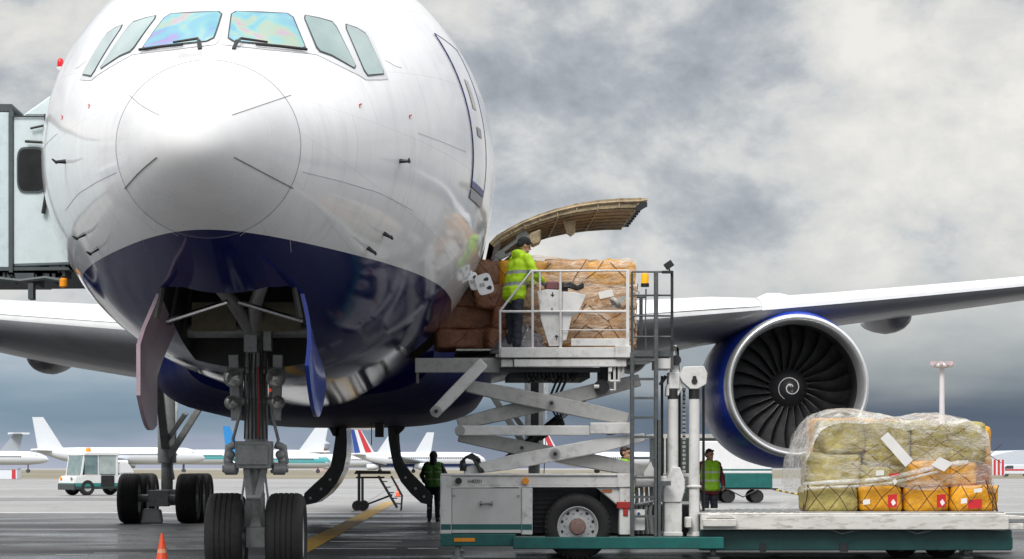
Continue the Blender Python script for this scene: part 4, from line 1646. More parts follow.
# hut at far left with a red door
hx, hY = CAM.x + (6 - VPX) * 250 / FPX, 250
hu = thing('service_hut', 'low white hut with a red door at the left edge of the apron', 'hut', (hx, hY, 0))
MB().minmax((-1.6, 0, 0), (1.35, 2.4, 1.25)).build('wall', far_white, hu, bevel=.03)
MB().minmax((-1.7, -.1, 1.25), (1.45, 2.5, 1.35)).build('roof', far_grey, hu)
MB().minmax((.72, -.04, .05), (1.18, .0, 1.15)).build('door', far_red, hu)

# hangar with a curved white roof, and red striped barrier at far right
ha = thing('hangar', 'long low hangar with a curved pale roof at the far right', 'hangar', (CAM.x + (1010 - VPX) * 520 / FPX, 520, 0))
pts = [Vector((-9.5 + 30 * k / 14, 0, 2.0 + 4.0 * math.sin(PI * k / 14) ** .7)) for k in range(15)]
MB().prism(pts + [Vector((20.5, 0, 0)), Vector((-9.5, 0, 0))], (0, 30, 0)).build('roof', mat('hangar_roof', (0.55, 0.60, 0.68), 0.5), ha)
MB().minmax((-8.5, -.05, 0), (20, -.01, 1.9)).build('wall', far_white, ha)
for k in range(3):
    MB().minmax((-3 + 6.5 * k, -.12, .1), (.5 + 6.5 * k, -.06, 1.7)).build('door', far_grey, ha)
fb = thing('striped_barrier', 'red and white striped barrier panel near the pallet on the far right', 'barrier', (CAM.x + (997 - VPX) * 300 / FPX, 300, 0))
MB().minmax((-1.15, 0, .3), (1.15, .1, 2.6)).build('panel', far_white, fb)
for k in range(4):
    MB().minmax((-1.1 + .6 * k, -.03, .3), (-.78 + .6 * k, -.005, 2.6)).build('red_stripe', far_red, fb)
MB().minmax((-1.1, .0, 0), (-1.0, .1, .3)).minmax((1.0, 0, 0), (1.1, .1, .3)).build('foot', far_dark, fb)
tn = thing('red_roof_van', 'small white van with red stripe parked by the far right hangar', 'van', (CAM.x + (1016 - VPX) * 320 / FPX, 320, 0))
MB().prism([Vector((-2.4, 0, .4)), Vector((-2.4, 0, 1.1)), Vector((-1.5, 0, 1.9)), Vector((2.4, 0, 1.9)), Vector((2.4, 0, .4))], (0, 1.8, 0)).build('body', far_white, tn, bevel=.08)
MB().minmax((-2.3, -.02, .95), (2.35, -.005, 1.2)).build('stripe', far_red, tn)
MB().prism([Vector((-2.0, -.01, 1.25)), Vector((-1.45, -.01, 1.75)), Vector((-.4, -.01, 1.75)), Vector((-.4, -.01, 1.25))], (0, .02, 0)).build('window', far_dark, tn)
for x in (-1.5, 1.5):
    MB().lathe([(.2, -.12), (.4, -.1), (.4, .1), (.2, .12)], 18, (x, .15, .4), (0, 1, 0)).build('wheel', far_dark, tn)

# light mast
ms = thing('floodlight_mast', 'tall thin floodlight mast with a round head of lamps on the right horizon', 'light mast', (CAM.x + (942 - VPX) * 300 / FPX, 300, 0))
mast_m = mat('mast_paint', (0.66, 0.62, 0.64), 0.5, var=0.05)
MB().tube([(0, 0, 0), (0, 0, 16.4)], [.46, .34], 14).build('mast', mast_m, ms)
MB().lathe([(.3, 16.0), (1.55, 16.25), (1.6, 16.45), (.5, 16.7), (.2, 16.9)], 20, (0, 0, 0), (0, 0, 1)).build('lamp_ring', mast_m, ms)
for k in range(10):
    a = 2 * PI * k / 10
    MB().box((1.5 * math.cos(a), 1.5 * math.sin(a), 16.75), (.5, .5, .55), Matrix.Rotation(a, 3, 'Z')).build('lamp', mat('mast_lamp', (0.55, 0.45, 0.47), 0.3) if k == 0 else bpy.data.materials['mast_lamp'], ms)

# ================================================================== WHITE TUG (left)
tg_paint = band_mat('tug_paint', [(None, (0.02, 0.05, 0.05)), (.46, (0.02, 0.22, 0.20)), (.62, (0.74, 0.76, 0.76))], 0.3, 0.4)
ty = 103.0
tug = thing('baggage_tug', 'white airport tug with glazed cab, green stripe and amber beacon', 'tug', (CAM.x + (98 - VPX) * ty / FPX, ty, 0), R(38))
# local: front towards -X
q = MB()
q.prism([Vector((-1.75, -.85, .30)), Vector((-1.80, -.85, .75)), Vector((-1.70, -.85, .95)), Vector((-1.38, -.85, 1.02)), Vector((.70, -.85, 1.02)), Vector((1.75, -.85, 1.05)), Vector((1.78, -.85, .34))], (0, 1.7, 0))
q.build('body', tg_paint, tug, bevel=.05, seg=2)
q = MB()
for y in (-.80, .74):
    q.beam((-1.36, y + .03, 1.0), (-1.20, y + .03, 2.02), .08, .06)
    q.beam((-.42, y + .03, 1.0), (-.42, y + .03, 2.02), .10, .06)
    q.beam((.62, y + .03, 1.0), (.62, y + .03, 2.02), .14, .06)
q.minmax((.55, -.83, 1.0), (.66, .83, 2.02))
q.build('cab_frame', M['white_plain'], tug)
q = MB().prism([Vector((-1.28, -.88, 2.0)), Vector((-1.25, -.88, 2.12)), Vector((-1.1, -.88, 2.18)), Vector((.7, -.88, 2.16)), Vector((.76, -.88, 2.0))], (0, 1.76, 0))
q.build('roof', M['white_plain'], tug, bevel=.03)
tgl = mat('tug_glass', (0.16, 0.24, 0.25), 0.05, var=0.3, coat=.8)
q = MB().prism([Vector((-1.36, -.74, 1.05)), Vector((-1.22, -.74, 1.98)), Vector((-1.22, .74, 1.98)), Vector((-1.36, .74, 1.05))], (.02, 0, 0))
q.build('windscreen', tgl, tug)
for y in (-.83, .80):
    MB().minmax((-1.2, y, 1.06), (-.48, y + .02, 1.98)).build('side_window', tgl, tug)
    MB().minmax((-.36, y, 1.06), (.54, y + .02, 1.98)).build('side_window', mat('tug_window_pale', (0.38, 0.44, 0.43), 0.1, var=.2) if y < 0 else bpy.data.materials['tug_window_pale'], tug)
MB().minmax((-.30, -.875, .45), (.45, -.853, 1.0)).build('side_step', M['black'], tug)
q = MB().prism([Vector((.75, -.8, 1.05)), Vector((.78, -.8, 1.62)), Vector((1.0, -.8, 1.72)), Vector((1.35, -.8, 1.62)), Vector((1.72, -.8, 1.08))], (0, 1.6, 0))
q.build('rear_cover', M['white_plain'], tug, bevel=.08, seg=2)
for y in (-.55, .55):
    MB().lathe([(.09, 0), (.08, -.03), (.01, -.035)], 14, (-1.79, y, .84), (1, 0, 0)).build('headlight', M['amber'] if y > 0 else M['lens'], tug)
MB().minmax((-1.84, -.82, .28), (-1.72, .82, .58)).build('bumper', mat('tug_bumper', (0.05, 0.06, 0.06), 0.5), tug, bevel=.02)
MB().lathe([(.13, 2.17), (.13, 2.3), (.10, 2.38), (.002, 2.40)], 14, (-.55, 0, 0), (0, 0, 1)).build('beacon', M['amber'], tug)
for x in (-1.05, 1.1):
    for y in (-.74, .74):
        w_ = MB().lathe([(.2, -.12), (.34, -.13), (.40, -.09), (.40, .09), (.34, .13), (.2, .12)], 24, (x, y, .40), (0, 1, 0), caps=False).build('wheel', M['tyre'], tug)
        MB().lathe([(.21, -.11), (.12, -.09), (.002, -.10)], 18, (x, y, .40), (0, 1, 0), caps=False).lathe([(.21, .11), (.12, .09), (.002, .10)], 18, (x, y, .40), (0, 1, 0), caps=False).build('rim', M['rim'], w_)

# ================================================================== TRAILER (behind, right of the loader) and dark booth
yy = 80.0
K = lambda px, py, Y=yy: W(px, py, Y)
tr0 = Vector((K(742, 500).x, yy, 0))
tr = thing('baggage_trailer', 'white and green closed baggage trailer on small black wheels, under the engine', 'trailer', tr0)
KT = lambda px, py: K(px, py) - tr0
q = MB().prism([KT(700, 473.5), KT(772, 473.5), KT(772, 441), KT(700, 441)], (0, 1.6, 0)).build('box_body', M['white_plain'], tr, bevel=.03)
MB().prism([KT(699.5, 488), KT(772.5, 488), KT(772.5, 473.6), KT(699.5, 473.6)], (0, 1.62, 0)).build('lower_skirt', M['teal'], tr, bevel=.02)
MB().prism([KT(700, 470.5) + Vector((0, -.01, 0)), KT(772, 470.5) + Vector((0, -.01, 0)), KT(772, 469) + Vector((0, -.01, 0)), KT(700, 469) + Vector((0, -.01, 0))], (0, .012, 0)).build('stripe', M['teal'], tr)
MB().prism([KT(698, 489.5), KT(778, 489.5), KT(778, 488.2), KT(698, 488.2)], (0, 1.5, 0)).build('frame', M['black'], tr)
for x in (729, 757.5):
    for y in (.15, 1.3):
        w_ = MB().lathe([(.1, -.08), (.24, -.09), (.26, -.05), (.26, .05), (.24, .09), (.1, .08)], 20, KT(x, 0) * 1 + Vector((0, y, .26 - KT(x, 0).z)), (0, 1, 0)).build('wheel', M['tyre'], tr)
q = MB().tube([KT(772, 489) , KT(776, 490)], .03, 6)
q.tube([KT(729, 490), KT(743, 497), KT(757, 490)], .025, 5)
q.build('axle_brace', M['black'], tr)
tb = MB()
for k in range(10):
    p, q_ = KT(776 + 3 * k, 490 + .6 * k), KT(776 + 3 * (k + 1), 490 + .6 * (k + 1))
    tb.tube([p, q_], .035, 6, mi=k % 2)
tb.tube([KT(806, 496), Vector((KT(806, 0).x, 0, .03))], .04, 6)
tb.build('tow_bar', [mat('tow_yellow', (0.6, 0.4, 0.02), 0.5), M['black']], tr)

bY = 84.0
b0 = Vector((K(690, 0, bY).x, bY, 0))
bt = thing('cargo_shelter', 'dark green open cargo shelter with a pale roof edge behind the loader columns', 'shelter', b0)
KB = lambda px, py: K(px, py, bY) - b0
bt_d = mat('shelter_dark', (0.02, 0.03, 0.026), 0.6, var=.3)
MB().prism([KB(655, 501.3), KB(727, 501.3), KB(727, 438), KB(655, 438)], (0, 2, 0)).build('back_panel', bt_d, bt)
MB().prism([KB(652, 438), KB(731, 438), KB(731, 434), KB(652, 434)], (0, 2.2, 0)).build('roof', M['loader_grey'], bt)
for x in (655, 664, 727):
    MB().prism([KB(x, 501.3) + Vector((0, -.1, 0)), KB(x + 1.6, 501.3) + Vector((0, -.1, 0)), KB(x + 1.6, 438) + Vector((0, -.1, 0)), KB(x, 438) + Vector((0, -.1, 0))], (0, .1, 0)).build('post', M['loader_grey'], bt)

# wheeled steps and far cone under the fuselage
sY = 65.0
s0 = Vector((K(372, 0, sY).x, sY, 0))
st = thing('wheeled_steps', 'small black wheeled maintenance steps standing between the curved gear doors', 'steps', s0)
S = lambda px, py, dy=0: W(px, py, sY) - s0 + Vector((0, dy, 0))
MB().prism([S(354, 474), S(391, 474), S(390, 471), S(356, 470.5)], (0, 1.2, 0)).build('platform', M['black'], st)
q = MB()
q.tube([S(358.5, 506, 0), S(358.5, 506, 1.1)], .03, 6)
for dy in (0, 1.1):
    q.tube([S(358.5, 474, dy), S(358.5, 509, dy)], .035, 6)
    q.tube([S(362, 477, dy), S(362, 509, dy)], .03, 6)
    q.tube([S(356, 477.5, dy), S(384, 477.5, dy)], .03, 6)
    q.tube([S(363, 506, dy), S(392, 495, dy)], .03, 6)
q.build('frame', M['dark_metal'], st)
for dy in (0, 1.1):
    q = MB()
    q.tube([S(378, 476, dy), S(397, 508, dy)], .035, 6)
    q.tube([S(391, 476, dy), S(402, 496, dy), S(401, 510.5, dy)], .03, 6)
    q.build('stair_rail', M['dark_metal'], st)
for k in range(5):
    MB().prism([S(380 + 3.6 * k, 482 + 5.6 * k), S(387 + 3.4 * k, 482 + 5.6 * k), S(387 + 3.4 * k, 481.2 + 5.6 * k), S(380 + 3.6 * k, 481.2 + 5.6 * k)], (0, 1.1, 0)).build('step', M['dark_metal'], st)
for x, dy in ((357, 0), (363, 0), (357, 1.1), (363, 1.1)):
    p = S(x, 505, dy)
    MB().lathe([(.06, -.05), (.15, -.06), (.165, 0), (.15, .06), (.06, .05)], 18, (p.x, p.y, .165), (0, 1, 0)).build('wheel', M['tyre'], st)


def cone(name, label, x, y, h):
    t = thing(name, label, 'traffic cone', (x, y, 0))
    q = MB().minmax((-h * .28, -h * .28, 0), (h * .28, h * .28, h * .06))
    q.build('base', M['black'], t, bevel=.01)
    q = MB().lathe([(h * .22, h * .06), (h * .20, h * .10), (h * .045, h * .97), (h * .03, h), (.004, h)], 24, (0, 0, 0), (0, 0, 1))
    q.build('cone_body', M['cone_orange'], t)
    MB().lathe([(h * .148, h * .40), (h * .110, h * .60)], 24, (0, 0, 0), (0, 0, 1), caps=False).build('reflective_band', mat('cone_band', (0.75, 0.35, 0.2), 0.3), t)


p = gp(162, 566)
cone('traffic_cone', 'orange traffic cone in the near foreground left of the nose wheels', p[0], p[1], .46)
p = gp(398, 497)
cone('traffic_cone', 'small orange traffic cone far behind the wheeled steps', p[0], p[1], .55)
# chock block in front of the far left wheels
cp = gp(157, 522)
ck = thing('wheel_chock', 'pale wedge-shaped wheel chock lying before the far left main wheels', 'chock', (cp[0], cp[1] - 1.2, 0))
MB().prism([Vector((-.27, 0, .006)), Vector((.27, 0, .006)), Vector((.22, 0, .34)), Vector((-.20, 0, .36))], (0, .4, 0)).build('block', M['paper'], ck, bevel=.03)
# ================================================================== CARGO LOADER
LY0, LY1 = 30.35, 33.25          # near and far sides
LR = Vector((6.6, 31.8, 0))
ld = thing('cargo_loader', 'white and teal scissor-lift cargo loader raised to the open cargo door', 'cargo loader', LR)


def l_(px, py, Y=LY0):
    return W(px, py, Y) - LR


def rect(q, x0, y0, x1, y1, Y0=LY0, dep=.2, mi=0, ref=None):
    """box whose near face, at depth Y0, covers the given pixels"""
    a, b = l_(x0, y0, Y0), l_(x1, y1, Y0)
    return q.minmax(a, Vector((b.x, a.y + dep, b.z)), mi)


def poly(q, pts, Y0=LY0, dep=.1, mi=0):
    return q.prism([l_(x, y, Y0) for x, y in pts], (0, dep, 0), mi)


FULL = LY1 - LY0
# chassis
q = MB()
rect(q, 440.5, 473.5, 618, 476.0, LY0, .30)
rect(q, 446, 476.0, 618, 485.6, LY0 + .03, .12)
rect(q, 446, 485.6, 618, 487.6, LY0, .30)
rect(q, 440.5, 476.0, 451.5, 534, LY0, .30)
rect(q, 521.5, 487.6, 532.5, 535, LY0 + .004, .30)
rect(q, 617.5, 473.5, 635, 487.6, LY0 - .02, .30)
rect(q, 619.5, 487.6, 631.5, 535, LY0, .25)
poly(q, [(596, 487.6), (620, 487.6), (620, 509), (617, 505)], LY0 + .05, .12)
rect(q, 635, 476, 667, 486, LY0 + .06, .22)
rect(q, 440.5, 473.5, 700, 487, LY1 - .3, .30)
for x in (446, 530, 617, 690):
    rect(q, x, 476, x + 6, 486, LY0 + .3, FULL - .6)
q.build('chassis', M['loader_white'], ld, bevel=.012)
q = MB()
rect(q, 440.5, 534, 516, 546.3, LY0 - .015, .3)
q.build('side_skirt', M['teal'], ld, bevel=.012)
q = MB()
rect(q, 513, 537, 724, 549.0, LY0 - .12, .10)
rect(q, 516, 537, 1013, 549, LY1 - .2, .15)
q.build('side_rail', M['teal'], ld, bevel=.012)
q = MB()
rect(q, 533, 477, 621, 533, LY0 + .95, .1)
rect(q, 533, 488, 560, 533, LY0 + .5, .25)
rect(q, 600, 490, 622, 533, LY0 + .4, .5)
for k in range(9):
    rect(q, 534, 489 + 4.6 * k, 566, 490.2 + 4.6 * k, LY0 + .42, .1)
rect(q, 446, 505, 700, 536, LY0 + 1.0, FULL - 1.8)
q.build('engine_bay', M['dark_metal'], ld)
# cabinet door
zt = lambda py: l_(0, py).z
cab_m = band_mat('cabinet_paint', [(None, M and (0.006, 0.115, 0.105)), (zt(533), (0.60, 0.60, 0.59)), (zt(529.8), (0.006, 0.115, 0.105)), (zt(524.2), (0.60, 0.60, 0.59))], 0.42, 0.1, dirt=0.22)
q = MB()
rect(q, 451.8, 488.3, 521.2, 533.5, LY0 + .012, .8)
cb = q.build('cabinet_door', cab_m, ld, bevel=.01)
q = MB()
rect(q, 441, 524.2, 451, 529.8, LY0 - .004, .004)
rect(q, 522, 524.2, 532, 529.8, LY0 - .002, .004)
q.build('stripe', M['teal'], ld)
q = MB()
q.tube([l_(481, 502, LY0 - .0), l_(481, 503.5, LY0 - .05), l_(492, 503.5, LY0 - .05), l_(492, 502, LY0 - .0)], .018, 8)
rect(q, 480, 501.5, 482.3, 505.5, LY0 - .012, .02)
rect(q, 490.7, 501.5, 493, 505.5, LY0 - .012, .02)
q.build('handle', M['gear_metal'], cb)
q = MB()
for x in (454, 518.5):
    rect(q, x - 1.2, 495, x + 1.2, 496.5, LY0 - .005, .02)
q.build('catch', M['gear_metal'], cb)
MB().lathe([(.05, -.035), (.045, -.02), (.05, 0)], 20, l_(458.5, 481), (0, 1, 0)).build('port_cap', M['black'], ld)
q = MB()
rect(q, 454, 538, 475, 541.6, LY0 - .028, .02)
q.build('side_reflector', M['amber'], ld)
MB().lathe([(.052, -.03), (.052, .03)], 8, l_(525.5, 481), (0, 1, 0)).build('side_reflector', M['amber'], ld)
fc = bpy.data.curves.new('serial', 'FONT')
fc.body = 'H40001'
fc.size = .088
fc.extrude = .001
to = bpy.data.objects.new('serial_number', fc)
COL.objects.link(to)
bpy.context.view_layer.update()
tm = bpy.data.meshes.new_from_object(to.evaluated_get(bpy.context.evaluated_depsgraph_get()))
bpy.data.objects.remove(to)
to = bpy.data.objects.new('serial_number', tm)
COL.objects.link(to)
tm.materials.append(M['black'])
to.parent = ld
to.location = l_(467.5, 483.4, LY0 + .024)
to.rotation_euler = (R(90), 0, 0)
to.scale = (.78, 1, 1)
# jacks
for x, Y in ((458, LY0 + .12), (458, LY1 - .15), (966, LY0 + .45), (966, LY1 - .3), (713, LY0 + .3)):
    q = MB()
    p = W(x, 546, Y) - LR
    q.tube([Vector((p.x, p.y, .35)), Vector((p.x, p.y, .03))], .045, 10)
    q.lathe([(.11, .0), (.11, .03), (.05, .06)], 14, Vector((p.x, p.y, .005)), (0, 0, 1))
    q.build('jack_leg', M['gear_metal'], ld)
# wheels
def road_wheel(px, Y, r, w):
    cx = W(px, 500, Y).x - LR.x
    c = Vector((cx, Y - LR.y, r - .004))
    t = MB()
    h = w / 2
    t.lathe([(r * .60, -h * .78), (r * .68, -h * .98), (r * .84, -h), (r * .93, -h * .92), (r * .985, -h * .72), (r, -h * .5), (r, h * .5), (r * .985, h * .72), (r * .93, h * .92), (r * .84, h), (r * .68, h * .98), (r * .60, h * .78)], 48, c, (0, 1, 0), caps=False)
    for k in range(40):
        a = 2 * PI * k / 40
        rot = Matrix.Rotation(-a, 3, 'Y')
        t.box(c + rot @ Vector((0, -h * .78, r * .955)), (.03, h * .3, .03), rot)
    to_ = t.build('wheel', M['tyre'], ld, angle=40)
    t = MB()
    for s in (-1, 1):
        t.lathe([(r * .60, s * h * .6), (r * .615, s * h * .82), (r * .59, s * h * .84), (r * .55, s * h * .70), (r * .52, s * h * .58), (r * .34, s * h * .50), (r * .27, s * h * .60), (r * .25, s * h * .60)], 40, c, (0, 1, 0), caps=False)
        t.lathe([(r * .25, s * h * .55), (r * .22, s * h * .80), (r * .12, s * h * .86), (.002, s * h * .88)], 24, c, (0, 1, 0), mi=1, caps=False)
        for k in range(10):
            a = 2 * PI * k / 10
            t.lathe([(.022, 0), (.022, -.03), (.012, -.045)], 6, c + Vector((r * .42 * math.cos(a), s * h * .53, r * .42 * math.sin(a))), (0, -s * -1, 0), mi=2)
            a += PI / 10
            t.ball(c + Vector((r * .50 * math.cos(a), s * h * .56, r * .50 * math.sin(a))), (.03, .006, .03), 8, mi=2)
    t.lathe([(r * .6, -h * .7), (r * .6, h * .7)], 32, c, (0, 1, 0), caps=False)
    t.build('rim', [M['rim'], mat('hub_rusty', (0.22, 0.13, 0.11), .6, var=.3, dirt=.6, vscale=30, dirtcol=(.4, .35, .33)), M['dark_metal']], to_, angle=40)


for px, r_, w_ in ((577, .498, .34), (940, .26, .24), (900, .26, .24)):
    for Y in ((LY0 + .22, LY1 - .4) if r_ > .4 else (LY0 + .9, LY1 - .5)):
        road_wheel(px, Y, r_, w_)
q = MB()
q.tube([W(577, 500, LY0 + .3) * 1 - LR + Vector((0, 0, 0)), W(577, 500, LY0 + .3) - LR + Vector((0, 2.3, 0))], .09, 10)
for p in q.v:
    p.z = p.z - (l_(577, 500, LY0 + .3).z) + .495
q.build('axle', M['dark_metal'], ld)

# scissor arms, near and far pair
pin = mat('pin_steel', (0.3, 0.3, 0.3), 0.4, 0.8)


def arm(x0, y0, x1, y1, wpx, Y, taper=0.75, m=None, pins=()):
    s = FPX / Y
    a, b = l_(x0, y0, Y), l_(x1, y1, Y)
    d = (b - a)
    d.normalize()
    nrm = Vector((-d.z, 0, d.x))
    w = wpx / s / 2
    pts = [a + nrm * w * taper - d * .02, a - nrm * w * taper - d * .02, a.lerp(b, .25) - nrm * w, a.lerp(b, .75) - nrm * w, b - nrm * w * taper, b + nrm * w * taper, a.lerp(b, .75) + nrm * w, a.lerp(b, .25) + nrm * w]
    q = MB().prism(pts, (0, .10, 0))
    o = q.build('scissor_arm', m or M['loader_white'], ld, bevel=.014)
    for t in pins:
        c = a.lerp(b, t)
        pq = MB()
        pq.lathe([(.055, -.03), (.055, .13)], 18, c, (0, 1, 0))
        pq.lathe([(.085, -.012), (.085, .0)], 18, c, (0, 1, 0), mi=1)
        pq.lathe([(.03, -.05), (.03, -.03)], 8, c, (0, 1, 0), mi=2)
        pq.build('pivot_pin', [pin, M['loader_grey'], M['dark_metal']], o)
    return o


gre = M['loader_grey']
for off, first in ((0, True), (2.25, False)):
    Y = 30.55 + off
    arm(465, 471, 645, 437, 14.5, Y, .55, M['loader_white'], (.5,))              # rising from lower left
    arm(460, 436, 653, 473, 15, Y + .16, .8, gre, (.32,))
    arm(459, 424, 640, 380, 15, Y + .16, .8, gre)
    arm(468, 386, 628, 419, 15.5, Y, .8, gre, (.52,))
    q = MB()
    rect(q, 457, 425.5, 590, 435.5, Y - .05, .1)
    rect(q, 590, 422.5, 631, 434, Y - .08, .16)
    bm_ = q.build('scissor_link', M['loader_white'], ld, bevel=.012)
    MB().lathe([(.075, -.03), (.075, .25)], 18, l_(460, 430.5, Y - .05), (0, 1, 0)).build('pivot_pin', pin, bm_)
q = MB()
for px, py in ((555, 455), (555, 403), (462, 431), (622, 430)):
    q.tube([l_(px, py, 30.6), l_(px, py, 30.6) + Vector((0, 2.2, 0))], .05, 10)
q.build('cross_tube', gre, ld)
for Y in (31.4, 32.2):   # lift rams
    q = MB()
    q.tube([l_(500, 466, Y), l_(560, 418, Y)], .075, 14)
    q.tube([l_(560, 418, Y), l_(598, 388, Y)], .045, 12, mi=1)
    q.build('lift_ram', [M['dark_metal'], M['steel']], ld)
arm(434, 413.5, 484, 362, 12, 30.28, .9, M['loader_white'], (.04,))
q = MB()
for k in range(4):
    q.tube([l_(461 + k * 1.5, 471, 30.5), l_(461 + k, 462 - k, 30.5), l_(466 + 2 * k, 457 - k, 30.5), l_(473 + 2 * k, 459, 30.5), l_(477 + k, 465, 30.5 + .05 * k), l_(480 + k, 472, 30.5)], .022, 6)
q.ball(l_(463, 466, 30.5), .06, 8)
q.build('hydraulic_hose', M['hose'], ld)

# platform
PD = 3.0
q = MB()
rect(q, 500.5, 347.3, 615, 357.6, LY0, .06)
rect(q, 615, 345.6, 631, 357.6, LY0 - .03, .10)
rect(q, 514, 359.2, 626.5, 366.8, LY0 + .03, .06)
rect(q, 501, 359.2, 513, 366.8, LY0 + .08, .06)
rect(q, 571, 338.5, 628, 346.0, LY0 + .02, .03)
rect(q, 500, 352, 633, 358, LY0 + PD - .1, .06)
for x in (502, 626):
    rect(q, x, 352, x + 4, 357, LY0 + .03, PD - .1)
q.build('platform_frame', M['loader_white'], ld, bevel=.008)
q = MB()
rect(q, 496, 354, 633, 357, LY0 + .065, PD - .2)
for k in range(16):
    q.tube([l_(502 + 8.3 * k, 352.8, LY0 + .5), l_(502 + 8.3 * k, 352.8, LY0 + .5) + Vector((0, 2.5, 0))], .03, 8)
q.build('platform_deck', gre, ld)
q = MB()
rect(q, 415, 359.5, 512, 372.5, LY0 + .35, .12)
rect(q, 415, 359.5, 512, 372.5, LY1 - .4, .12)
rect(q, 415, 358, 508, 360, LY0 + .36, 2.2)
rect(q, 416, 371, 419, 379, LY0 + .6, 1.6)
q.build('bridge_lip', gre, ld, bevel=.008)
q = MB()   # machinery under the platform
rect(q, 500, 367.5, 600, 372, LY0 + .2, .2)
rect(q, 510, 372, 590, 378, LY0 + .6, 1.8)
rect(q, 600, 367, 618, 391, LY0 + .9, .5)
for k in range(12):
    x = 523 + 4.0 * k
    q.tube([l_(x, 371, LY0 + .3), l_(x + .5, 378 + 3 * math.sin(k * 1.9), LY0 + .3)], .018, 5)
    q.tube([l_(x, 372, LY0 + .5), l_(x + 6, 381 + 2 * math.cos(k), LY0 + .5), l_(x + 12, 372, LY0 + .5)], .016, 5)
for k in range(3):
    q.tube([l_(560 + 5 * k, 372, LY0 + .5), l_(548 + 4 * k, 402, LY0 + .6), l_(560 + 2 * k, 424, LY0 + .7), l_(540, 440, LY0 + .7)], .02, 6)
q.lathe([(.11, -.06), (.11, .1)], 18, l_(601.5, 387, LY0 + .3), (0, 1, 0))
q.build('drive_unit', M['dark_metal'], ld)
q = MB()
rect(q, 608.5, 367, 612, 371.5, LY0 + .05, .1)
for x in (609.5, 614.5, 619, 623):
    q.tube([l_(x, 367, LY0 + .1), l_(x, 381 if x < 620 else 375, LY0 + .1)], .022, 6)
q.tube([l_(609.5, 381, LY0 + .1), l_(620, 381, LY0 + .1)], .02, 6)
q.tube([l_(610, 390, LY0 + .1), l_(615, 390, LY0 + .1), l_(615, 381, LY0 + .1)], .02, 6)
q.build('lever_rack', M['loader_white'], ld)
MB().tube([l_(594, 386.5, LY0 + .2), l_(599, 386.5, LY0 + .2)], .03, 8).build('shaft_end', M['loader_white'], ld)
q = MB()   # white hand rails
rr = .019
A = LY0 + .03
q.tube([l_(500, 357, A), l_(500, 311, A), l_(531.5, 271, A), l_(628, 270.5, A), l_(628, 346, A)], rr, 8)
q.tube([l_(500, 311.5, A), l_(628, 311.5, A)], rr, 8)
for x, t in ((532.5, 271), (560.5, 272)):
    q.tube([l_(x, t, A), l_(x, 356, A)], rr, 8)
q.tube([l_(540, 271, A), l_(540, 300, A)], rr * .8, 8)
for x in (627.7,):
    rect(q, x - 1.6, 270, x + 1.6, 350, A - .02, .05)
q.tube([l_(561, 330, A), l_(628, 330, A)], .008, 5)
q.build('hand_rail', M['loader_white'], ld)
q = MB()   # same rail on the far side
Bf = LY0 + PD - .08
q.tube([l_(507, 345, Bf), l_(507, 311, Bf), l_(530, 275, Bf), l_(618, 275, Bf), l_(618, 345, Bf)], rr, 8)
q.tube([l_(507, 311.5, Bf), l_(618, 311.5, Bf)], rr, 8)
q.build('hand_rail', M['loader_white'], ld)
q = MB()   # control panel plates
poly(q, [(537.5, 291), (547, 289.3), (561, 290), (561, 346), (549, 346.3), (540.5, 318), (539.5, 305)], LY0 + .06, .03)
poly(q, [(562.5, 291.5), (574, 292), (586, 295.2), (581.5, 306), (577, 315), (572, 316.5), (566.5, 340), (562.5, 341)], LY0 + .07, .03)
rect(q, 561, 292, 562.5, 345, LY0 + .05, .05)
cp_ = q.build('control_panel', M['loader_white'], ld, bevel=.006)
q = MB()
for (x, y, d_) in ((552.5, 294.5, -1), (556.5, 337, 1), (552, 310, 0)):
    q = MB()
    poly(q, [(x - 2.2, y), (x + 2.2, y), (x, y + (2.4 if d_ <= 0 else -2.4))], LY0 + .054, .005)
    rect(q, x - .5, y - (2.4 if d_ <= 0 else 0), x + .5, y + (0 if d_ <= 0 else 2.4), LY0 + .054, .004)
    q.build('arrow_mark', M['black'], cp_)
q = MB()
for k in range(4):
    q.tube([l_(563, 284 + k, LY0 + .12), l_(570, 283 + 1.3 * k, LY0 + .1), l_(577, 287 + .8 * k, LY0 + .1), l_(583, 284 + k, LY0 + .15)], .025, 6)
rect(q, 562, 282, 568, 291, LY0 + .12, .1)
q.build('control_lever', M['black'], ld)
MB().minmax(l_(546, 281, LY0 + .2), l_(559, 290, LY0 + .2) + Vector((0, .15, 0))).build('switch_box', mat('switch_mauve', (0.22, 0.09, 0.10), .5), ld, bevel=.02)
rb_ = MB().lathe([(.09, -.02), (.10, 0), (.10, .03)], 18, l_(615, 303, LY0 + .3), (1, .3, .9))
rb_.prism([l_(612, 308, LY0 + .3), l_(619, 308, LY0 + .3), l_(627, 295, LY0 + .3), (l_(620, 297, LY0 + .3))], (0, .05, 0))
rb_.build('roller_bracket', gre, ld)
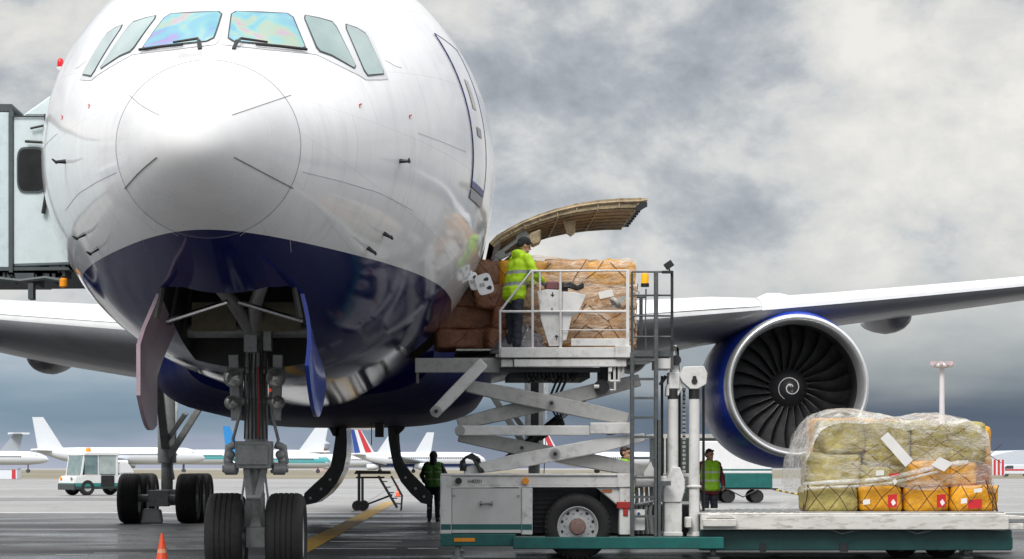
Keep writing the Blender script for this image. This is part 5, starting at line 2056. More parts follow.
# grey cage, ladder
q = MB()
C = LY0 + .10
for x0, x1 in ((632, 654.5), (654.5, 672)):
    for y in (271.8, 295.3, 315.8, 336.8):
        q.tube([l_(x0, y, C), l_(x1, y, C)], .016, 6)
for x, y0, y1 in ((672, 271, 370), (672.0, 271, 352)):
    q.tube([l_(x, y0, C), l_(x, y1, C)], .024, 6)
q.tube([l_(632, 272, C), l_(632, 352, C)], .02, 6)
q.tube([l_(672, 271.8, C), l_(672, 271.8, C + 1.2), l_(672, 352, C + 1.2)], .018, 6)
q.tube([l_(672, 315.8, C), l_(672, 315.8, C + 1.2)], .016, 6)
q.tube([l_(646, 289, C), l_(645.5, 316, C), l_(646, 350, C)], .012, 6)
q.tube([l_(641, 297, C + .3), l_(641, 336, C + .3)], .03, 6)
q.tube([l_(637, 297, C + .3), l_(646, 297, C + .3)], .02, 6)
rect(q, 632, 350.5, 672, 356.5, C, 1.2)
cage = q.build('guard_cage', M['ladder'], ld)
q = MB()
LL = LY0 - .05
for x, y0 in ((632.3, 352), (656.3, 272)):
    a, b = l_(x, y0, LL), l_(x, 537, LL)
    q.minmax(Vector((a.x - .03, a.y, a.z)), Vector((b.x + .03, b.y + .07, b.z)))
lad = q.build('ladder', M['ladder'], ld, bevel=.006)
for y in (360, 379, 398, 417.6, 437, 458, 477.5, 497, 516.5):
    a, b = l_(633, y, LL), l_(656, y, LL)
    MB().minmax(Vector((a.x, a.y - .005, a.z - .018)), Vector((b.x, b.y + .05, b.z + .018))).build('rung', M['ladder'], lad)
q = MB()
q.minmax(l_(657, 420, LL), l_(661, 538, LL) + Vector((0, .06, 0)))
rect(q, 657, 481, 671, 485.6, LL + .02, .1)
q.build('ladder_stay', M['ladder'], lad)
# beacon and floodlight
q = MB()
c = l_(645, 283.5, LY0 + .1)
q.lathe([(.062, -.05), (.062, 0)], 16, c, (0, 0, 1), mi=1)
q.lathe([(.055, 0), (.057, .11), (.048, .15), (.002, .155)], 16, c, (0, 0, 1))
q.build('beacon', [mat('beacon_yellow', (0.90, 0.45, 0.01), .25, emit=(1, .45, .02, .25)), M['black']], ld)
q = MB()
rot = Matrix.Rotation(R(-35), 3, 'Y')
q.box(l_(668.8, 265, LY0 + .1), (.12, .10, .10), rot)
q.tube([l_(668.5, 267, LY0 + .1), l_(670, 272, LY0 + .1)], .014, 6)
rect(q, 662.5, 270.6, 672.5, 273, LY0 + .05, .1)
q.build('floodlight', M['dark_metal'], ld)
# boxes below the cage
q = MB()
rect(q, 655.5, 358, 671.5, 369, LY0 + .12, .5)
rect(q, 632, 357, 655, 361, LY0 + .2, 1.0)
q.build('valve_box', M['loader_white'], ld, bevel=.01)
# guide columns
q = MB()
c0 = LY0 + .30


def column(px0, px1, y0, y1, Y):
    a, b = l_(px0, y0, Y), l_(px1, y1, Y)
    r_ = (b.x - a.x) / 2
    q.tube([Vector((a.x + r_, a.y, a.z)), Vector((a.x + r_, a.y, b.z))], r_, 22)


column(668, 678.2, 397, 480, c0)
poly(q, [(666, 396), (667, 386), (672, 380), (671, 366), (676, 361), (678, 349), (673, 345), (677, 345), (680, 362), (681, 380), (683, 388), (678.5, 396)], c0 - .05, .2)
rect(q, 669, 372, 680, 389, c0 - .08, .3)
poly(q, [(672, 467), (680, 467), (684.8, 480), (684.8, 490), (681.5, 502.5), (663.5, 502.5), (663.5, 487)], c0 - .12, .35)
rect(q, 664.5, 502.5, 682, 534.2, c0 - .10, .3)
rect(q, 663.5, 532, 683, 536.5, c0 - .12, .34)
rect(q, 668, 430, 671.5, 487, c0 + .3, .1)
poly(q, [(644, 473), (651, 461), (656, 476), (644, 476)], LY0 + .2, .2)
q.build('guide_column', M['loader_white'], ld, bevel=.012)
q = MB()
column(689, 699.4, 397, 536, c0)
poly(q, [(679.5, 376), (684, 366.5), (704, 366), (707.5, 373), (706.5, 384), (698, 389), (690, 389), (682.5, 382)], c0 - .1, .16)
a = l_(694.2, 486.5, c0)
q.lathe([(.10, -.02), (.115, 0), (.10, .02)], 22, a, (0, 0, 1))
a = l_(694.2, 536.5, c0)
q.lathe([(.115, 0), (.10, .06), (.08, .08)], 22, a, (0, 0, 1))
q.build('guide_column', M['loader_white'], ld, bevel=.010)
q = MB()
for x in (673, 694.2):
    a = l_(x, 395, c0)
    q.lathe([(.082, -.06), (.082, .09)], 20, a, (0, 0, 1))
q.lathe([(.075, -.12), (.075, .0)], 18, l_(675.3, 360.5, c0), (0, 1, 0))
q.lathe([(.03, -.12), (.03, -.10)], 12, l_(693.5, 378, c0), (0, 1, 0))
q.lathe([(.045, -.115), (.045, -.10)], 12, l_(693.5, 381.5, c0), (0, 1, 0))
for x, y0, y1 in ((662, 376, 480), (679.5, 386, 470), (703.5, 384, 536), (684, 388, 440)):
    q.tube([l_(x, y0, c0 + .25), l_(x, y1, c0 + .25)], .022, 6)
q.tube([l_(660, 385, c0), l_(666, 376, c0)], .03, 6)
q.build('guide_cable', M['hose'], ld)
q = MB()
for k in range(26):   # chain
    y = 388 + 4.1 * k
    q.tube([l_(684, y, c0 + .15), l_(684, y + 2.6, c0 + .15)], .022 if k % 2 else .03, 6)
q.build('lift_chain', M['loader_grey'], ld)
q = MB()
rect(q, 617, 501.8, 634, 508.4, LY0 - .03, .12)
rect(q, 623.2, 508.4, 628, 516, LY0 - .02, .06)
poly(q, [(623.5, 501.8), (626.5, 501.8), (625, 498)], LY0 - .0, .03)
q.build('hose_bracket', M['red'], ld, bevel=.006)
q = MB()
rect(q, 632, 509.5, 645, 530.5, LY0 + .06, .15)
q.lathe([(.03, -.03), (.03, 0)], 12, l_(638.5, 513.5, LY0 + .06), (0, 1, 0), mi=1)
q.build('valve_box', [M['loader_white'], mat('valve_blue', (.02, .06, .2), .4)], ld, bevel=.008)
q = MB()
for x in (636.5, 641.5, 646.5, 651):
    q.tube([l_(x, 487, LY0 + .3), l_(x + .5, 500, LY0 + .3), l_(x - 1, 512, LY0 + .3), l_(x + 1, 534, LY0 + .3)], .03, 6)
q.tube([l_(634, 505, LY0 + .25), l_(655, 501, LY0 + .25)], .025, 6)
rect(q, 634, 519, 657, 534, LY0 + .35, .4)
q.build('valve_pipe', M['gear_metal'], ld)
for x in (602, 632):
    q = MB()
    rect(q, 602, 489.5, 612, 492.6, LY0 + .04, .02)
q.build('side_reflector', mat('rusty_orange', (.35, .12, .04), .6), ld)

# rear bed
q = MB()
rect(q, 701, 515.4, 1009, 529.8, LY0 - .05, .10)
rect(q, 701, 513.2, 1006, 515.4, LY0 - .02, FULL - .3)
rect(q, 701, 516, 1009, 530, LY1 - .35, .10)
rect(q, 1005, 516.0, 1026, 519.2, LY0 + .2, 2.2)
rect(q, 1008, 523.5, 1024, 529.5, LY0 + .1, 2.2)
bed = q.build('loading_bed', M['bed_white'], ld, bevel=.01)
q = MB()
for k in range(33):
    a = l_(706 + 9.2 * k, 513.6, LY0 + .2)
    q.tube([a, a + Vector((0, 2.3, 0))], .03, 8)
q.build('bed_roller', M['gear_metal'], bed)
q = MB()
rect(q, 700, 530, 1012, 550.5, LY0 + .12, .16)
rect(q, 700, 532, 1012, 548, LY1 - .5, .16)
for x in (700, 790, 880, 1006):
    rect(q, x, 533, x + 6, 547, LY0 + .28, FULL - .8)
q.build('bed_frame', mat('bed_dark_teal', (0.004, 0.045, 0.045), 0.45, var=.25, dirt=.5, dirtcol=(.012, .014, .014)), ld, bevel=.012)
for x0, x1 in ((840, 848), (760, 766)):
    q = MB()
    rect(q, x0, 543, x1, 552, LY0 + .1, .02)
    q.build('bed_fitting', M['dark_metal'], ld)
for x in (830, 905):
    q = MB()
    q.tube([l_(x, 530, LY0 - .02), l_(x + 12, 534, LY0 - .04), l_(x + 28, 530.5, LY0 - .02)], .008, 5)
    q.build('hanging_strap', M['dark_metal'], ld)
q = MB()   # latch housings at the head of the bed
rect(q, 703, 519, 737, 527, LY0 - .14, .08)
poly(q, [(706, 519), (709, 514.5), (722, 513.2), (733, 515), (736, 519)], LY0 - .13, .1)
q.build('bed_latch', M['bed_white'], ld, bevel=.015)
q = MB()
rect(q, 686, 517, 692, 528, LY0 + .1, .2)
q.build('bed_latch', M['bed_white'], ld, bevel=.015)
q = MB()
rect(q, 700, 508.6, 730, 513.4, LY1 - .9, .3)
q.build('bed_latch', M['bed_white'], ld, bevel=.015)

# ================================================================== WRAPPED CARGO
def bale(c, s, seed, power=.32, amp=.035, n=9):
    """soft rectangular bundle"""
    q = MB()
    c = Vector(c)
    rows_all = []
    for ax in range(3):
        for sg in (-1, 1):
            rows = []
            for i in range(n + 1):
                row = []
                for j in range(n + 1):
                    u, v = 2 * i / n - 1, 2 * j / n - 1
                    p = [0, 0, 0]
                    p[ax] = sg
                    p[(ax + 1) % 3] = u
                    p[(ax + 2) % 3] = v
                    p = Vector(p)
                    # round the cube with a high p-norm
                    k = (abs(p.x) ** 11 + abs(p.y) ** 11 + abs(p.z) ** 11) ** (1 / 11)
                    p = p / k
                    w = Vector((p.x * s[0] / 2, p.y * s[1] / 2, p.z * s[2] / 2))
                    nz = mnoise.noise(w * 2.6 + Vector((seed * 3.1, seed, 0))) + .5 * mnoise.noise(w * 6 + Vector((0, seed * 2.2, 0))) + .3 * mnoise.noise(w * 13 + Vector((0, seed * 2.2, 0)))
                    row.append(c + w + p.normalized() * nz * amp)
                rows.append(row)
            q.grid(rows)
    # weld the six faces
    return q


def build_bale(name, c, s, seed, m, parent, **k):
    q = bale(c, s, seed, **k)
    o = q.build(name, m, parent, angle=70)
    bm = bmesh.new()
    bm.from_mesh(o.data)
    bmesh.ops.remove_doubles(bm, verts=bm.verts, dist=.002)
    bmesh.ops.recalc_face_normals(bm, faces=bm.faces)
    bm.to_mesh(o.data)
    bm.free()
    for p in o.data.polygons:
        p.use_smooth = True
    return o


olive = mat('olive_sacking', (0.42, 0.35, 0.11), 0.55, var=.3, vscale=5, dirt=.5, dirtcol=(.14, .10, .03), bump=.8, bscale=9)
gold = mat('gold_sacking', (0.76, 0.36, 0.015), 0.5, var=.25, vscale=5, dirt=.35, dirtcol=(.30, .11, .008), bump=.7, bscale=8)
tanb = mat('tan_sacking', (0.56, 0.31, 0.13), 0.35, var=.35, vscale=5, dirt=.5, dirtcol=(.20, .085, .025), bump=.9, bscale=7)
brownb = mat('brown_sacking', (0.30, 0.13, 0.07), 0.5, var=.35, vscale=4, dirt=.4, dirtcol=(.10, .04, .03), bump=.8, bscale=8)
net_m = mat('net_cord', (0.075, 0.028, 0.018), 0.7, var=.3)
pal_m = mat('pallet_aluminium', (0.42, 0.42, 0.41), 0.4, .6, var=.15, dirt=.5)

F0 = 30.62      # front plane of the load


def load(label, name, px0, px1, pbase, depth, Y):
    a = W(px0, pbase, Y)
    b = W(px1, pbase, Y)
    root = Vector(((a.x + b.x) / 2, Y + depth / 2, a.z))
    return thing(name, label, 'cargo pallet', root), root


p2, r2 = load('olive and gold sacks with red labels under clear film on the low rear bed', 'cargo_pallet', 784, 1003, 513.2, 2.2, F0 - .08)
z2 = lambda px, py, Y=F0: W(px, py, Y) - r2
MB().minmax(z2(799, 513.3, F0 - .1), z2(1004, 511.6, F0 - .1) + Vector((0, 2.15, 0))).build('pallet_base', pal_m, p2, bevel=.005)


def px_bale(x0, y0, x1, y1, m, seed, dY=0, dep=.75, amp=.03):
    a, b = z2(x0, y1, F0 + dY), z2(x1, y0, F0 + dY)
    c = (a + b) / 2 + Vector((0, dep / 2, 0))
    return build_bale('sack', c, (b.x - a.x, dep, b.z - a.z), seed, m, p2, amp=amp)


rows_ = [(806, 486, 859, 512, olive), (859, 486, 903, 512, gold), (904.5, 486, 950, 512, gold), (952, 485, 999, 512.4, gold),
         (809, 452, 862, 488, olive), (858, 464, 912, 488, olive), (908, 461, 952, 487, gold), (950, 461, 978, 486, gold), (974, 463, 992, 486, brownb),
         (822, 420, 866, 454, olive), (864, 421, 912, 466, olive), (911, 425, 952, 463, olive), (948, 422, 987, 463, olive)]
for i, (x0, y0, x1, y1, m) in enumerate(rows_):
    px_bale(x0, y0, x1, y1, m, i + 1, dY=.02 + (.05 if y0 > 480 else .10) + .04 * (i % 3))
for i, (x0, x1, t) in enumerate(((811, 880, 418), (878, 940, 420), (936, 992, 426))):   # the rows behind
    for d_ in (.80, 1.35):
        for (y0, y1) in ((470, 512), (t, 472)):
            px_bale(x0 + 1, y0, x1, y1, olive if (i + int(d_)) % 2 else gold, 31 + i + int(10 * d_) + y0, dY=d_, dep=.56)
# wrapping film: a crumpled shell over the load, open low down at the front
tp = [(783, 500), (786, 478), (789, 462), (797, 438), (806, 423), (818, 415), (835, 411.8), (856, 411), (880, 414), (897, 418.5), (908, 420.5), (918, 419), (932, 415.5), (950, 416), (968, 420), (980, 424.5), (988, 431), (990, 447), (992, 470), (994, 492)]


tp = [(803, 494), (804.5, 470), (806, 456), (811, 446), (814, 434), (820, 423), (828, 416), (840, 412)] + tp[7:]


def top_at(x):
    for (xa, ya), (xb, yb) in zip(tp, tp[1:]):
        if xa <= x <= xb:
            return ya + (yb - ya) * (x - xa) / (xb - xa)
    return 492


q = MB()
rows = []
NX, NY = 80, 44
xs = [803 + (994 - 803) * (.5 - .5 * math.cos(PI * i / NX)) * 1.0 for i in range(NX + 1)]
for j in range(NY + 1):
    v = j / NY                         # 0 front hem -> .35 front top -> .65 back top -> 1 back hem
    row = []
    for i, x in enumerate(xs):
        t = top_at(x)
        hem = min(max(489 + 2.5 * math.sin(x * .09), t + 4), 500)
        ptop, phem = z2(x, t).z, z2(x, hem).z
        if v < .36:
            w = v / .36
            e = w ** .85
            y = F0 + .02 - .05 * math.sin(PI * w) + .16 * max(0, w - .72) ** 1.3 / .2
            z = phem + (ptop - phem) * math.sin(e * PI / 2) ** .9
        elif v < .7:
            w = (v - .36) / .34
            y = F0 + .10 + 1.75 * w
            z = ptop + .05 * math.sin(PI * w)
        else:
            w = (v - .7) / .3
            y = F0 + 1.87 + .05 * math.sin(PI * w)
            z = ptop + (z2(x, 511).z - ptop) * w
        p = Vector((z2(x, 0).x, y - r2.y, z))
        nn = mnoise.noise(p * 3.0) * .035 + mnoise.noise(Vector((p.x * 5, p.y * 5, p.z * 11))) * .022 + abs(mnoise.noise(Vector((p.x * 4 + p.z * 3, 3.3, p.z * 14)))) * .03
        p += Vector((0, -nn, nn * .6)) if v < .6 else Vector((0, nn, nn * .5))
        row.append(p)
    rows.append(row)
q.grid(rows)
film = film_mat('clear_film', (0.86, 0.84, 0.81), 0.03, 0.58, (1.0, 1.0, 2.6), 2.2)
q.build('plastic_wrap', film, p2, angle=80)
film2 = film_mat('clear_film_top', (0.87, 0.86, 0.83), 0.15, 0.95, (1.0, 1.0, 1.5), 3.0)
q = MB()   # doubled film along the top edge
sub = [[p + Vector((0, -.012, .012)) for p in r] for r in rows[9:30]]
q.grid(sub)
q.build('top_film', film2, p2, angle=80)
q = MB()   # twisted film band across the front
bd = [(803, 484), (830, 482), (860, 481), (890, 478), (915, 472), (940, 466), (958, 463), (968, 462)]
q.tube([z2(x, y, F0 - .05) for x, y in bd], [.02, .03, .035, .03, .035, .03, .04, .03], 8)
q.tube([z2(x, y + 5, F0 - .03) for x, y in bd[:6]], .022, 8)
q.build('film_band', film2, p2)
# net cords
q = MB()
def cord(pts, Y=F0 - .045, r_=.0065):
    out = []
    pts = [(x + random.uniform(-3, 3), y + random.uniform(-1.5, 1.5)) if 0 < i < len(pts) - 1 else (x + random.uniform(-2, 2), y) for i, (x, y) in enumerate(pts)]
    for i in range(len(pts) - 1):
        for k in range(4):
            t = k / 4
            x = pts[i][0] * (1 - t) + pts[i + 1][0] * t
            y = pts[i][1] * (1 - t) + pts[i + 1][1] * t
            out.append(z2(x, y, Y + .012 * math.sin(x * .4)))
    out.append(z2(pts[-1][0], pts[-1][1], Y))
    q.tube(out, r_, 5)


for x in range(807, 1000, 22):
    cord([(x, 512), (x + 11, 498), (x + 22 if x < 975 else x + 14, 485)])
    cord([(x + 20 if x < 978 else 998, 512), (x + 9, 498), (x, 485)])
cl_ = 0
for x in range(822, 985, 30):
    for y in (425, 444, 463):
        if y > top_at(x) + 5 and y > top_at(x + 14) + 5 and random.random() < .62:
            cord([(x, y), (x + 14, y + 9), (x + 28, y + 19)], F0 + .01, .0055)
            cord([(x + 28, y), (x + 15, y + 10), (x, y + 19)], F0 + .01, .0055)
for k in range(9):
    cord([(805 - .6 * (k % 4), 513), (807 - .3 * (k % 5), 497), (810 - .3 * k, 484)], F0 + .0 + .17 * k, .010)
for k in range(4):
    cord([(986 + 1.5 * k, 480), (990 + 1.6 * k, 496), (994 + 1.6 * k, 512)], F0 + .02, .007)
q.build('cargo_net', net_m, p2)
# labels
def label_(pts, m, Y, name='label'):
    return MB().prism([z2(x, y, Y) for x, y in pts], (0, .008, 0)).build(name, m, p2)


label_([(888, 432), (913, 460), (905.5, 467), (880.5, 438.5)], M['paper'], F0 - .11, 'paper_sheet')
label_([(940, 457), (953, 463), (944, 471.5), (931, 465)], M['paper'], F0 - .10, 'paper_sheet')
for (x0, y0, x1, y1, m) in ((888, 494, 897, 507, M['red_label']), (937, 494, 946, 507, M['red_label']), (968, 499, 982, 508, M['red_label']),
                            (863, 499, 870, 504, M['paper']), (961, 498, 967, 503, M['paper']), (974, 488, 982, 492, M['paper']), (876, 470, 884, 475, M['paper']), (889, 473, 899, 476, M['red_label'])):
    lb = label_([(x0, y0 + .8), (x1, y0), (x1, y1), (x0, y1 + .8)], m, F0 - .055)
    if m is M['red_label'] and x1 - x0 < 13:
        xm = (x0 + x1) / 2
        MB().prism([z2(xm - 1.5, y0 + 8, F0 - .062), z2(xm + 1, y0 + 5, F0 - .062), z2(xm + 3.5, y0 + 9, F0 - .062), z2(xm + .5, y0 + 12, F0 - .062)], (0, .005, 0)).build('print', M['paper'], lb)

# ---- load going through the door
F1 = 30.95
p1, r1 = load('netted pallet of tan sacks on the raised platform under the open cargo door', 'cargo_pallet', 456, 634, 350.6, 2.0, F1 - .05)
z1_ = lambda px, py, Y=F1: W(px, py, Y) - r1
MB().minmax(z1_(456, 350.8, F1 - .05), z1_(634, 348.8, F1 - .05) + Vector((0, 2.1, 0))).build('pallet_base', pal_m, p1, bevel=.005)


def b1(x0, y0, x1, y1, m, seed, dY=0, dep=.95, amp=.035):
    a, b = z1_(x0, y1, F1 + dY), z1_(x1, y0, F1 + dY)
    return build_bale('sack', (a + b) / 2 + Vector((0, dep / 2, 0)), (b.x - a.x, dep, b.z - a.z), seed, m, p1, amp=amp, n=11)


_r = random.Random(11)
y_hi = 349.0
lay = 0
while y_hi > 268:
    hgt = _r.uniform(17, 26)
    if y_hi - hgt < 272:
        hgt = y_hi - (258.5 + _r.uniform(0, 2))
    x = 436.0 if y_hi > 300 else 447 if y_hi > 285 else 466
    while x < 630:
        wd = _r.uniform(34, 66)
        if x + wd > 612:
            wd = 635 - x
        m = brownb if x < 500 else _r.choice((tanb, tanb, tanb, gold))
        dz = _r.uniform(-2, 2)
        b1(x - 2, y_hi - hgt + dz - 1, x + wd + 2, y_hi + (0 if y_hi > 345 else 2), m, 60 + lay * 13 + x, dY=_r.uniform(0, .12) + (.35 if x < 452 else 0), amp=.055)
        b1(x, y_hi - hgt, x + wd, y_hi, tanb, 90 + lay * 7 + x, dY=1.0, dep=.9)
        x += wd
    y_hi -= hgt
    lay += 1
film3 = film_mat('tan_film', (0.86, 0.72, 0.58), 0.08, 0.92, (.7, 1.0, 3.2), 2.6, .14)
q = MB()
rows = []
for j in range(31):
    v = j / 30
    row = []
    for i in range(61):
        u = i / 60
        x = 508 + 129 * u
        t = 258.5 - 2 * math.sin(u * 7) + 6 * max(0, u - .9) * 10 * .35 + 8 * max(0, .06 - u) * 10
        if v < .7:
            w = v / .7
            p = z1_(x, 344 + (t - 344) * w, F1 - .03 - .04 * math.sin(PI * w))
        else:
            w = (v - .7) / .3
            p = z1_(x, t, F1) + Vector((0, 1.95 * w, .03 * math.sin(PI * w)))
        nn = mnoise.noise(p * 3) * .035 + abs(mnoise.noise(Vector((p.x * 3, p.y, p.z * 16)))) * .04
        row.append(p + Vector((0, -nn, nn * .5)))
    rows.append(row)
q.grid(rows)
q.build('plastic_wrap', film3, p1, angle=80)
q = MB()


def cord1(pts, Y=F1 - .075, r_=.0065):
    out = []
    if random.random() < .42:
        return
    pts = [(x + random.uniform(-3.5, 3.5), y + random.uniform(-2.5, 2.5)) for x, y in pts]
    for i in range(len(pts) - 1):
        for k in range(4):
            t = k / 4
            out.append(z1_(pts[i][0] * (1 - t) + pts[i + 1][0] * t, pts[i][1] * (1 - t) + pts[i + 1][1] * t, Y))
    out.append(z1_(pts[-1][0], pts[-1][1], Y))
    q.tube(out, r_, 5)


for x in range(456, 632, 19):
    for y in (262, 283, 304, 325):
        if x < 470 and y < 270:
            continue
        cord1([(x, y), (min(x + 9, 636), y + 9.5), (min(x + 18, 636), y + 19)])
        cord1([(min(x + 18, 636), y), (min(x + 10, 636), y + 10), (x, y + 19)])
q.build('cargo_net', net_m, p1)
MB().prism([z1_(598, 292, F1 - .1), z1_(612, 289, F1 - .1), z1_(614, 296, F1 - .1), z1_(600, 299, F1 - .1)], (0, .01, 0)).build('label', M['paper'], p1)
# crumpled grey sheet on the platform
gs = Vector(W(519, 353.6, 30.75))
tarp = thing('plastic_sheet', 'crumpled dark grey plastic sheet heaped at the feet of the worker on the platform', 'plastic sheet', gs)
q = MB()
rows = []
for j in range(17):
    row = []
    for i in range(25):
        a = 2 * PI * i / 24
        w = j / 16
        rad = .34 * (1 - w ** 1.6) + .02
        zz_ = .42 * w
        k = 1 + .25 * mnoise.noise(Vector((math.cos(a) * 2, math.sin(a) * 2, w * 4)))
        row.append(Vector((rad * k * math.cos(a) * 1.2 + .10 * w, rad * k * .45 * math.sin(a), max(.0, zz_ * (1 + .2 * mnoise.noise(Vector((a, w * 3, 1))))))))
    rows.append(row)
q.grid(rows)
q.build('sheet', mat('grey_plastic', (0.16, 0.15, 0.17), .25, var=.3, vscale=6, bump=.8, bscale=9, coat=.4), tarp, angle=80)

# ================================================================== PEOPLE
def voxel(q, name, m, parent, size, smooth=2, mats=None):
    o = q.build(name, m, parent)
    md = o.modifiers.new('r', 'REMESH')
    md.mode = 'VOXEL'
    md.voxel_size = size
    md.use_smooth_shade = True
    sm_ = o.modifiers.new('s', 'SMOOTH')
    sm_.factor = .5
    sm_.iterations = smooth
    bpy.context.view_layer.update()
    evaluated(o)
    me = o.data
    me.materials.clear()
    me.materials.append(m)
    for p in me.polygons:
        p.use_smooth = True
        p.material_index = 0
    return o


def fold(o, amp, sc):
    """cloth creases"""
    me = o.data
    ns = [v.normal.copy() for v in me.vertices]
    for v, n_ in zip(me.vertices, ns):
        p = v.co
        v.co = p + n_ * amp * (mnoise.noise(Vector((p.x * sc, p.y * sc, p.z * sc * 1.8))) + .5 * mnoise.noise(p * sc * 2.3))


def person(label, loc, rz, pose, jacket, trousers, headgear, hi_vis=None, hood=False):
    """faces -Y before rotation"""
    t = thing('person', label, 'person', loc, rz)
    hipz = .93
    sh = {}
    q = MB()
    lean = pose.get('lean', 0)
    def up(p):      # lean the upper body about the hips
        p = Vector(p)
        if p.z > hipz:
            d = p - Vector((0, 0, hipz))
            d = Matrix.Rotation(lean, 3, 'X') @ d
            return d + Vector((0, 0, hipz))
        return p
    hip = {s: Vector((s * .095, 0, .92)) for s in (-1, 1)}
    knee = {s: Vector(pose['knee'][i]) for i, s in enumerate((-1, 1))}
    ank = {s: Vector(pose['ankle'][i]) for i, s in enumerate((-1, 1))}
    shl = {s: up((s * .185, 0, 1.44)) for s in (-1, 1)}
    elb = {s: Vector(pose['elbow'][i]) for i, s in enumerate((-1, 1))}
    wri = {s: Vector(pose['wrist'][i]) for i, s in enumerate((-1, 1))}
    hc = up((0, -.02, 1.655)) + Vector(pose.get('head', (0, 0, 0)))
    yaw = pose.get('yaw', 0)
    Rh = Matrix.Rotation(yaw, 3, 'Z') @ Matrix.Rotation(pose.get('nod', 0), 3, 'X')
    H = lambda x, y, z: hc + Rh @ Vector((x, y, z))
    def torso(q, g):
        q.capsule(up((-.07, 0, .95)), up((.07, 0, .95)), .115 + g, .115 + g)
        q.capsule(up((-.06, 0, 1.10)), up((.06, 0, 1.10)), .105 + g, .105 + g)
        q.capsule(up((-.06, 0, 1.0)), up((-.085, 0, 1.32)), .11 + g, .115 + g)
        q.capsule(up((.06, 0, 1.0)), up((.085, 0, 1.32)), .11 + g, .115 + g)
        q.capsule(up((-.14, 0, 1.42)), up((.14, 0, 1.42)), .062 + g, .062 + g)
        q.capsule(up((0, 0, 1.30)), up((0, .01, 1.47)), .10 + g, .06 + g)
    # body: one continuous surface
    torso(q, 0)
    q.capsule(up((0, 0, 1.46)), hc + Vector((0, .01, -.06)), .058, .055)
    q.ball(H(0, .012, .03), (.076, .095, .098), 20)
    q.ball(H(0, -.018, -.055), (.056, .068, .068), 16)
    q.capsule(H(0, -.082, .012), H(0, -.104, -.024), .011, .015, 8)       # nose
    q.capsule(H(-.035, -.076, .028), H(.035, -.076, .028), .014, .014, 8)  # brow
    q.capsule(H(0, -.072, -.098), H(0, -.06, -.10), .024, .024, 8)        # chin
    q.capsule(H(-.02, -.078, -.062), H(.02, -.078, -.062), .011, .011, 8)  # lips
    for s in (-1, 1):
        q.ball(H(s * .078, .018, -.005), (.012, .022, .033), 10)
        q.capsule(hip[s], knee[s], .088, .058)
        q.capsule(knee[s], knee[s].lerp(ank[s], .35) + Vector((0, .012, 0)), .056, .056)
        q.capsule(knee[s].lerp(ank[s], .35) + Vector((0, .012, 0)), ank[s], .056, .037)
        q.capsule(ank[s] + Vector((0, .03, -.04)), ank[s] + Vector((s * .02, -.15, -.055)), .036, .03)
        q.capsule(shl[s], elb[s], .052, .041)
        q.capsule(elb[s], wri[s], .042, .027)
        # hand: palm, four bent fingers, thumb
        d = (wri[s] - elb[s]).normalized()
        side = Vector((s, 0, 0))
        side = (side - d * side.dot(d)).normalized() if abs(side.dot(d)) < .95 else Vector((0, 0, 1))
        fw = d.cross(side).normalized()       # knuckle row direction
        inn = -side
        pc = wri[s] + d * .045
        for k in (-1.0, -.33, .33, 1.0):
            q.capsule(wri[s] + d * .012 + fw * .012 * k, wri[s] + d * .085 + fw * .030 * k, .014, .0125, 8)
        for k, ln in ((-1.0, .062), (-.33, .074), (.33, .080), (1.0, .070)):
            b0 = wri[s] + d * .085 + fw * .030 * k
            b1_ = b0 + (d * .85 + inn * .45).normalized() * ln * .5
            b2_ = b1_ + (d * .45 + inn * .9).normalized() * ln * .5
            q.capsule(b0, b1_, .0098, .0090, 7)
            q.capsule(b1_, b2_, .0090, .0075, 7)
        t0 = wri[s] + d * .022 + fw * .026
        t1 = t0 + (d * .6 + fw * .8 + inn * .2).normalized() * .042
        q.capsule(t0, t1, .0135, .011, 7)
        q.capsule(t1, t1 + (d * .85 + fw * .25 + inn * .35).normalized() * .032, .0105, .0085, 7)
    body = voxel(q, 'body', M['skin'], t, .0062, 2)
    for s in (-1, 1):
        MB().ball(H(s * .031, -.077, .006), (.013, .010, .009), 10).build('eye', M['black'], t)
    MB().capsule(H(-.022, -.0905, -.064), H(.022, -.0905, -.064), .0045, .0045, 8).build('mouth', mat('lip', (.30, .09, .08), .5), t)
    # trousers
    q = MB()
    q.capsule((-.075, 0, .95), (.075, 0, .95), .125, .125)
    for s in (-1, 1):
        q.capsule(hip[s], knee[s], .106, .078)
        q.capsule(knee[s], ank[s] + Vector((0, 0, .02)), .076, .066)
    o = voxel(q, 'trousers', trousers, t, .013, 3)
    fold(o, .011, 9)
    # boots
    for s in (-1, 1):
        q = MB()
        a = ank[s]
        q.capsule(a + Vector((0, .0, .06)), a + Vector((0, .02, -.02)), .055, .052)
        q.capsule(a + Vector((0, .045, -.045)), a + Vector((s * .025, -.17, -.052)), .048, .043)
        o = voxel(q, 'boot', M['boot'], t, .011, 1)
        for v in o.data.vertices:
            zmin = a.z - .088
            if v.co.z < zmin:
                v.co.z = zmin
    # jacket with sleeves
    q = MB()
    torso(q, .026)
    q.capsule(up((-.08, 0, .90)), up((.08, 0, .90)), .142, .142)
    q.capsule(up((0, .01, 1.44)), up((0, .005, 1.52)), .085, .074)
    for s in (-1, 1):
        q.capsule(shl[s], elb[s], .080, .064)
        q.capsule(elb[s], elb[s].lerp(wri[s], .93), .064, .046)
    if hood:
        q.capsule(up((-.05, .07, 1.50)), up((.05, .07, 1.50)), .075, .075)
    o = voxel(q, 'jacket', jacket, t, .012, 2)
    fold(o, .013, 8)
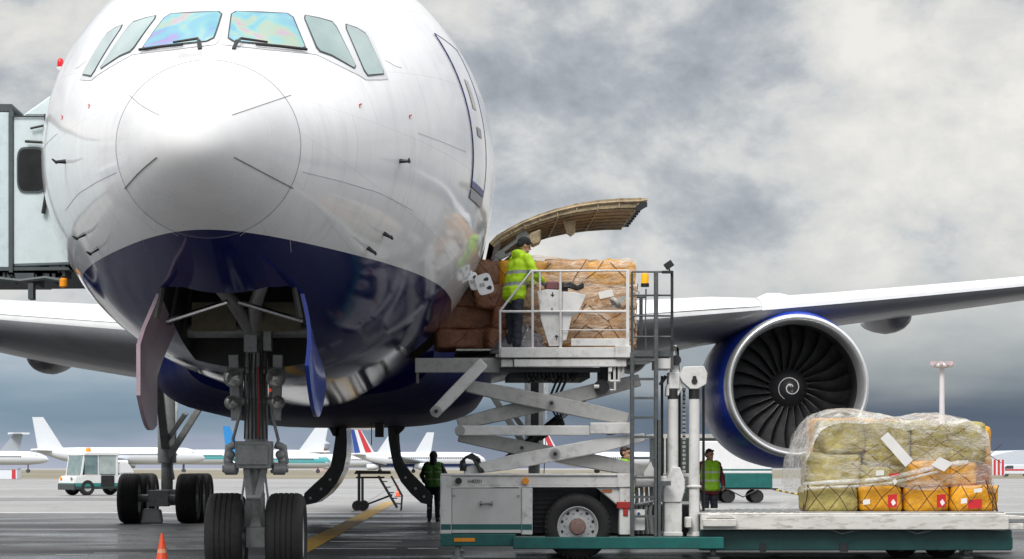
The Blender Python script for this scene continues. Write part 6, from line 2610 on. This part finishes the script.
    if hi_vis:
        q = MB()
        torso(q, .045)
        q.capsule(up((-.08, 0, .97)), up((.08, 0, .97)), .150, .150)
        for s in (-1, 1):
            q.capsule(up((s * .10, 0, 1.36)), up((s * .145, 0, 1.455)), .10, .085)
        o = voxel(q, 'safety_vest', hi_vis, t, .012, 2)
        fold(o, .007, 8)
    if headgear == 'beanie':
        q = MB().ball(H(0, .018, .055), (.092, .108, .088), 18)
        q.capsule(H(-.04, .08, .0), H(.04, .08, .0), .042, .042)
        q.ball(H(0, .02, .03), (.094, .110, .04), 18)
        o = voxel(q, 'beanie', mat('beanie_black', (.014, .014, .016), .85, bump=.4, bscale=60), t, .009, 2)
    elif headgear == 'hood':
        q = MB().ball(H(0, .03, .03), (.108, .115, .125), 18)
        q.capsule(H(0, .05, -.06), up((0, .03, 1.48)), .095, .10)
        q.capsule(H(-.05, -.085, .085), H(.05, -.085, .085), .022, .022)
        o = voxel(q, 'hood', jacket, t, .011, 2)
    else:
        q = MB().ball(H(0, .024, .052), (.084, .098, .082), 18)
        q.ball(H(0, .05, .01), (.080, .075, .085), 14)
        q.capsule(H(-.045, -.062, .085), H(.045, -.062, .085), .022, .022)
        o = voxel(q, 'hair', M['hair'], t, .008, 1)
        fold(o, .006, 40)
    return t


navy = mat('navy_workwear', (0.022, 0.026, 0.042), 0.75, var=.3, bump=.3, bscale=40)
black_j = mat('black_workwear', (0.024, 0.030, 0.036), 0.7, var=.3, bump=.3, bscale=40)
maroon = mat('maroon_jacket', (0.12, 0.012, 0.02), 0.7, var=.25)
HV = (0.50, 0.80, 0.01)
SIL = (0.30, 0.32, 0.33)
hv_jacket = band_mat('hi_vis_jacket', [(None, HV), (1.02, SIL), (1.075, HV), (1.20, SIL), (1.25, HV)], .6, 0, var=.1, dirt=.3)
vest_g = band_mat('green_vest', [(None, (0.10, 0.30, 0.05)), (1.06, (.40, .55, .25)), (1.10, (0.10, 0.30, 0.05)), (1.25, (.40, .55, .25)), (1.29, (0.10, 0.30, 0.05))], .6, 0, dirt=.2)
vest_y = band_mat('yellow_green_vest', [(None, (0.30, 0.62, 0.02)), (1.08, (.55, .6, .5)), (1.12, (0.30, 0.62, 0.02)), (1.26, (.55, .6, .5)), (1.30, (0.30, 0.62, 0.02))], .6, 0, dirt=.2)

stand = dict(knee=[(-.10, -.01, .50), (.10, -.01, .50)], ankle=[(-.105, .02, .09), (.105, .02, .09)])
wp_ = W(514, 354.2, 30.62)
person('worker in a bright yellow-green jacket and black beanie standing on the raised loader platform', (wp_.x, wp_.y, wp_.z + .0), R(118),
       dict(stand, elbow=[(-.29, -.20, 1.17), (.27, -.26, 1.16)], wrist=[(-.20, -.42, 1.06), (.18, -.48, 1.10)], yaw=R(-8), nod=R(14), lean=R(13)),
       hv_jacket, navy, 'beanie', hood=True)
w2 = gp(433.5, 521.5)
person('worker seen from behind in dark clothes, cap and green vest beside the loader cabinet', (w2[0], w2[1], 0), R(172),
       dict(stand, elbow=[(-.31, -.02, 1.18), (.31, -.04, 1.18)], wrist=[(-.24, -.26, 1.02), (.26, -.22, 1.0)], nod=R(6)),
       black_j, black_j, 'hood', hi_vis=vest_g)
w3 = W(709.5, 500, 44.0)
person('brown-haired worker in a maroon jacket and yellow-green vest standing beneath the engine', (w3.x, w3.y, 0), R(14),
       dict(stand, elbow=[(-.30, .03, 1.16), (.30, .02, 1.16)], wrist=[(-.26, -.16, .98), (.25, -.17, .97)], yaw=R(16)),
       maroon, navy, 'hair', hi_vis=vest_y)
w4 = W(625, 500, 39.0)
person('dark-haired worker in a yellow-green vest half hidden behind the scissor arms', (w4.x, w4.y, 0), R(60),
       dict(stand, elbow=[(-.30, -.02, 1.17), (.30, -.02, 1.17)], wrist=[(-.27, -.20, .98), (.27, -.22, 1.0)]),
       navy, navy, 'hair', hi_vis=vest_y)
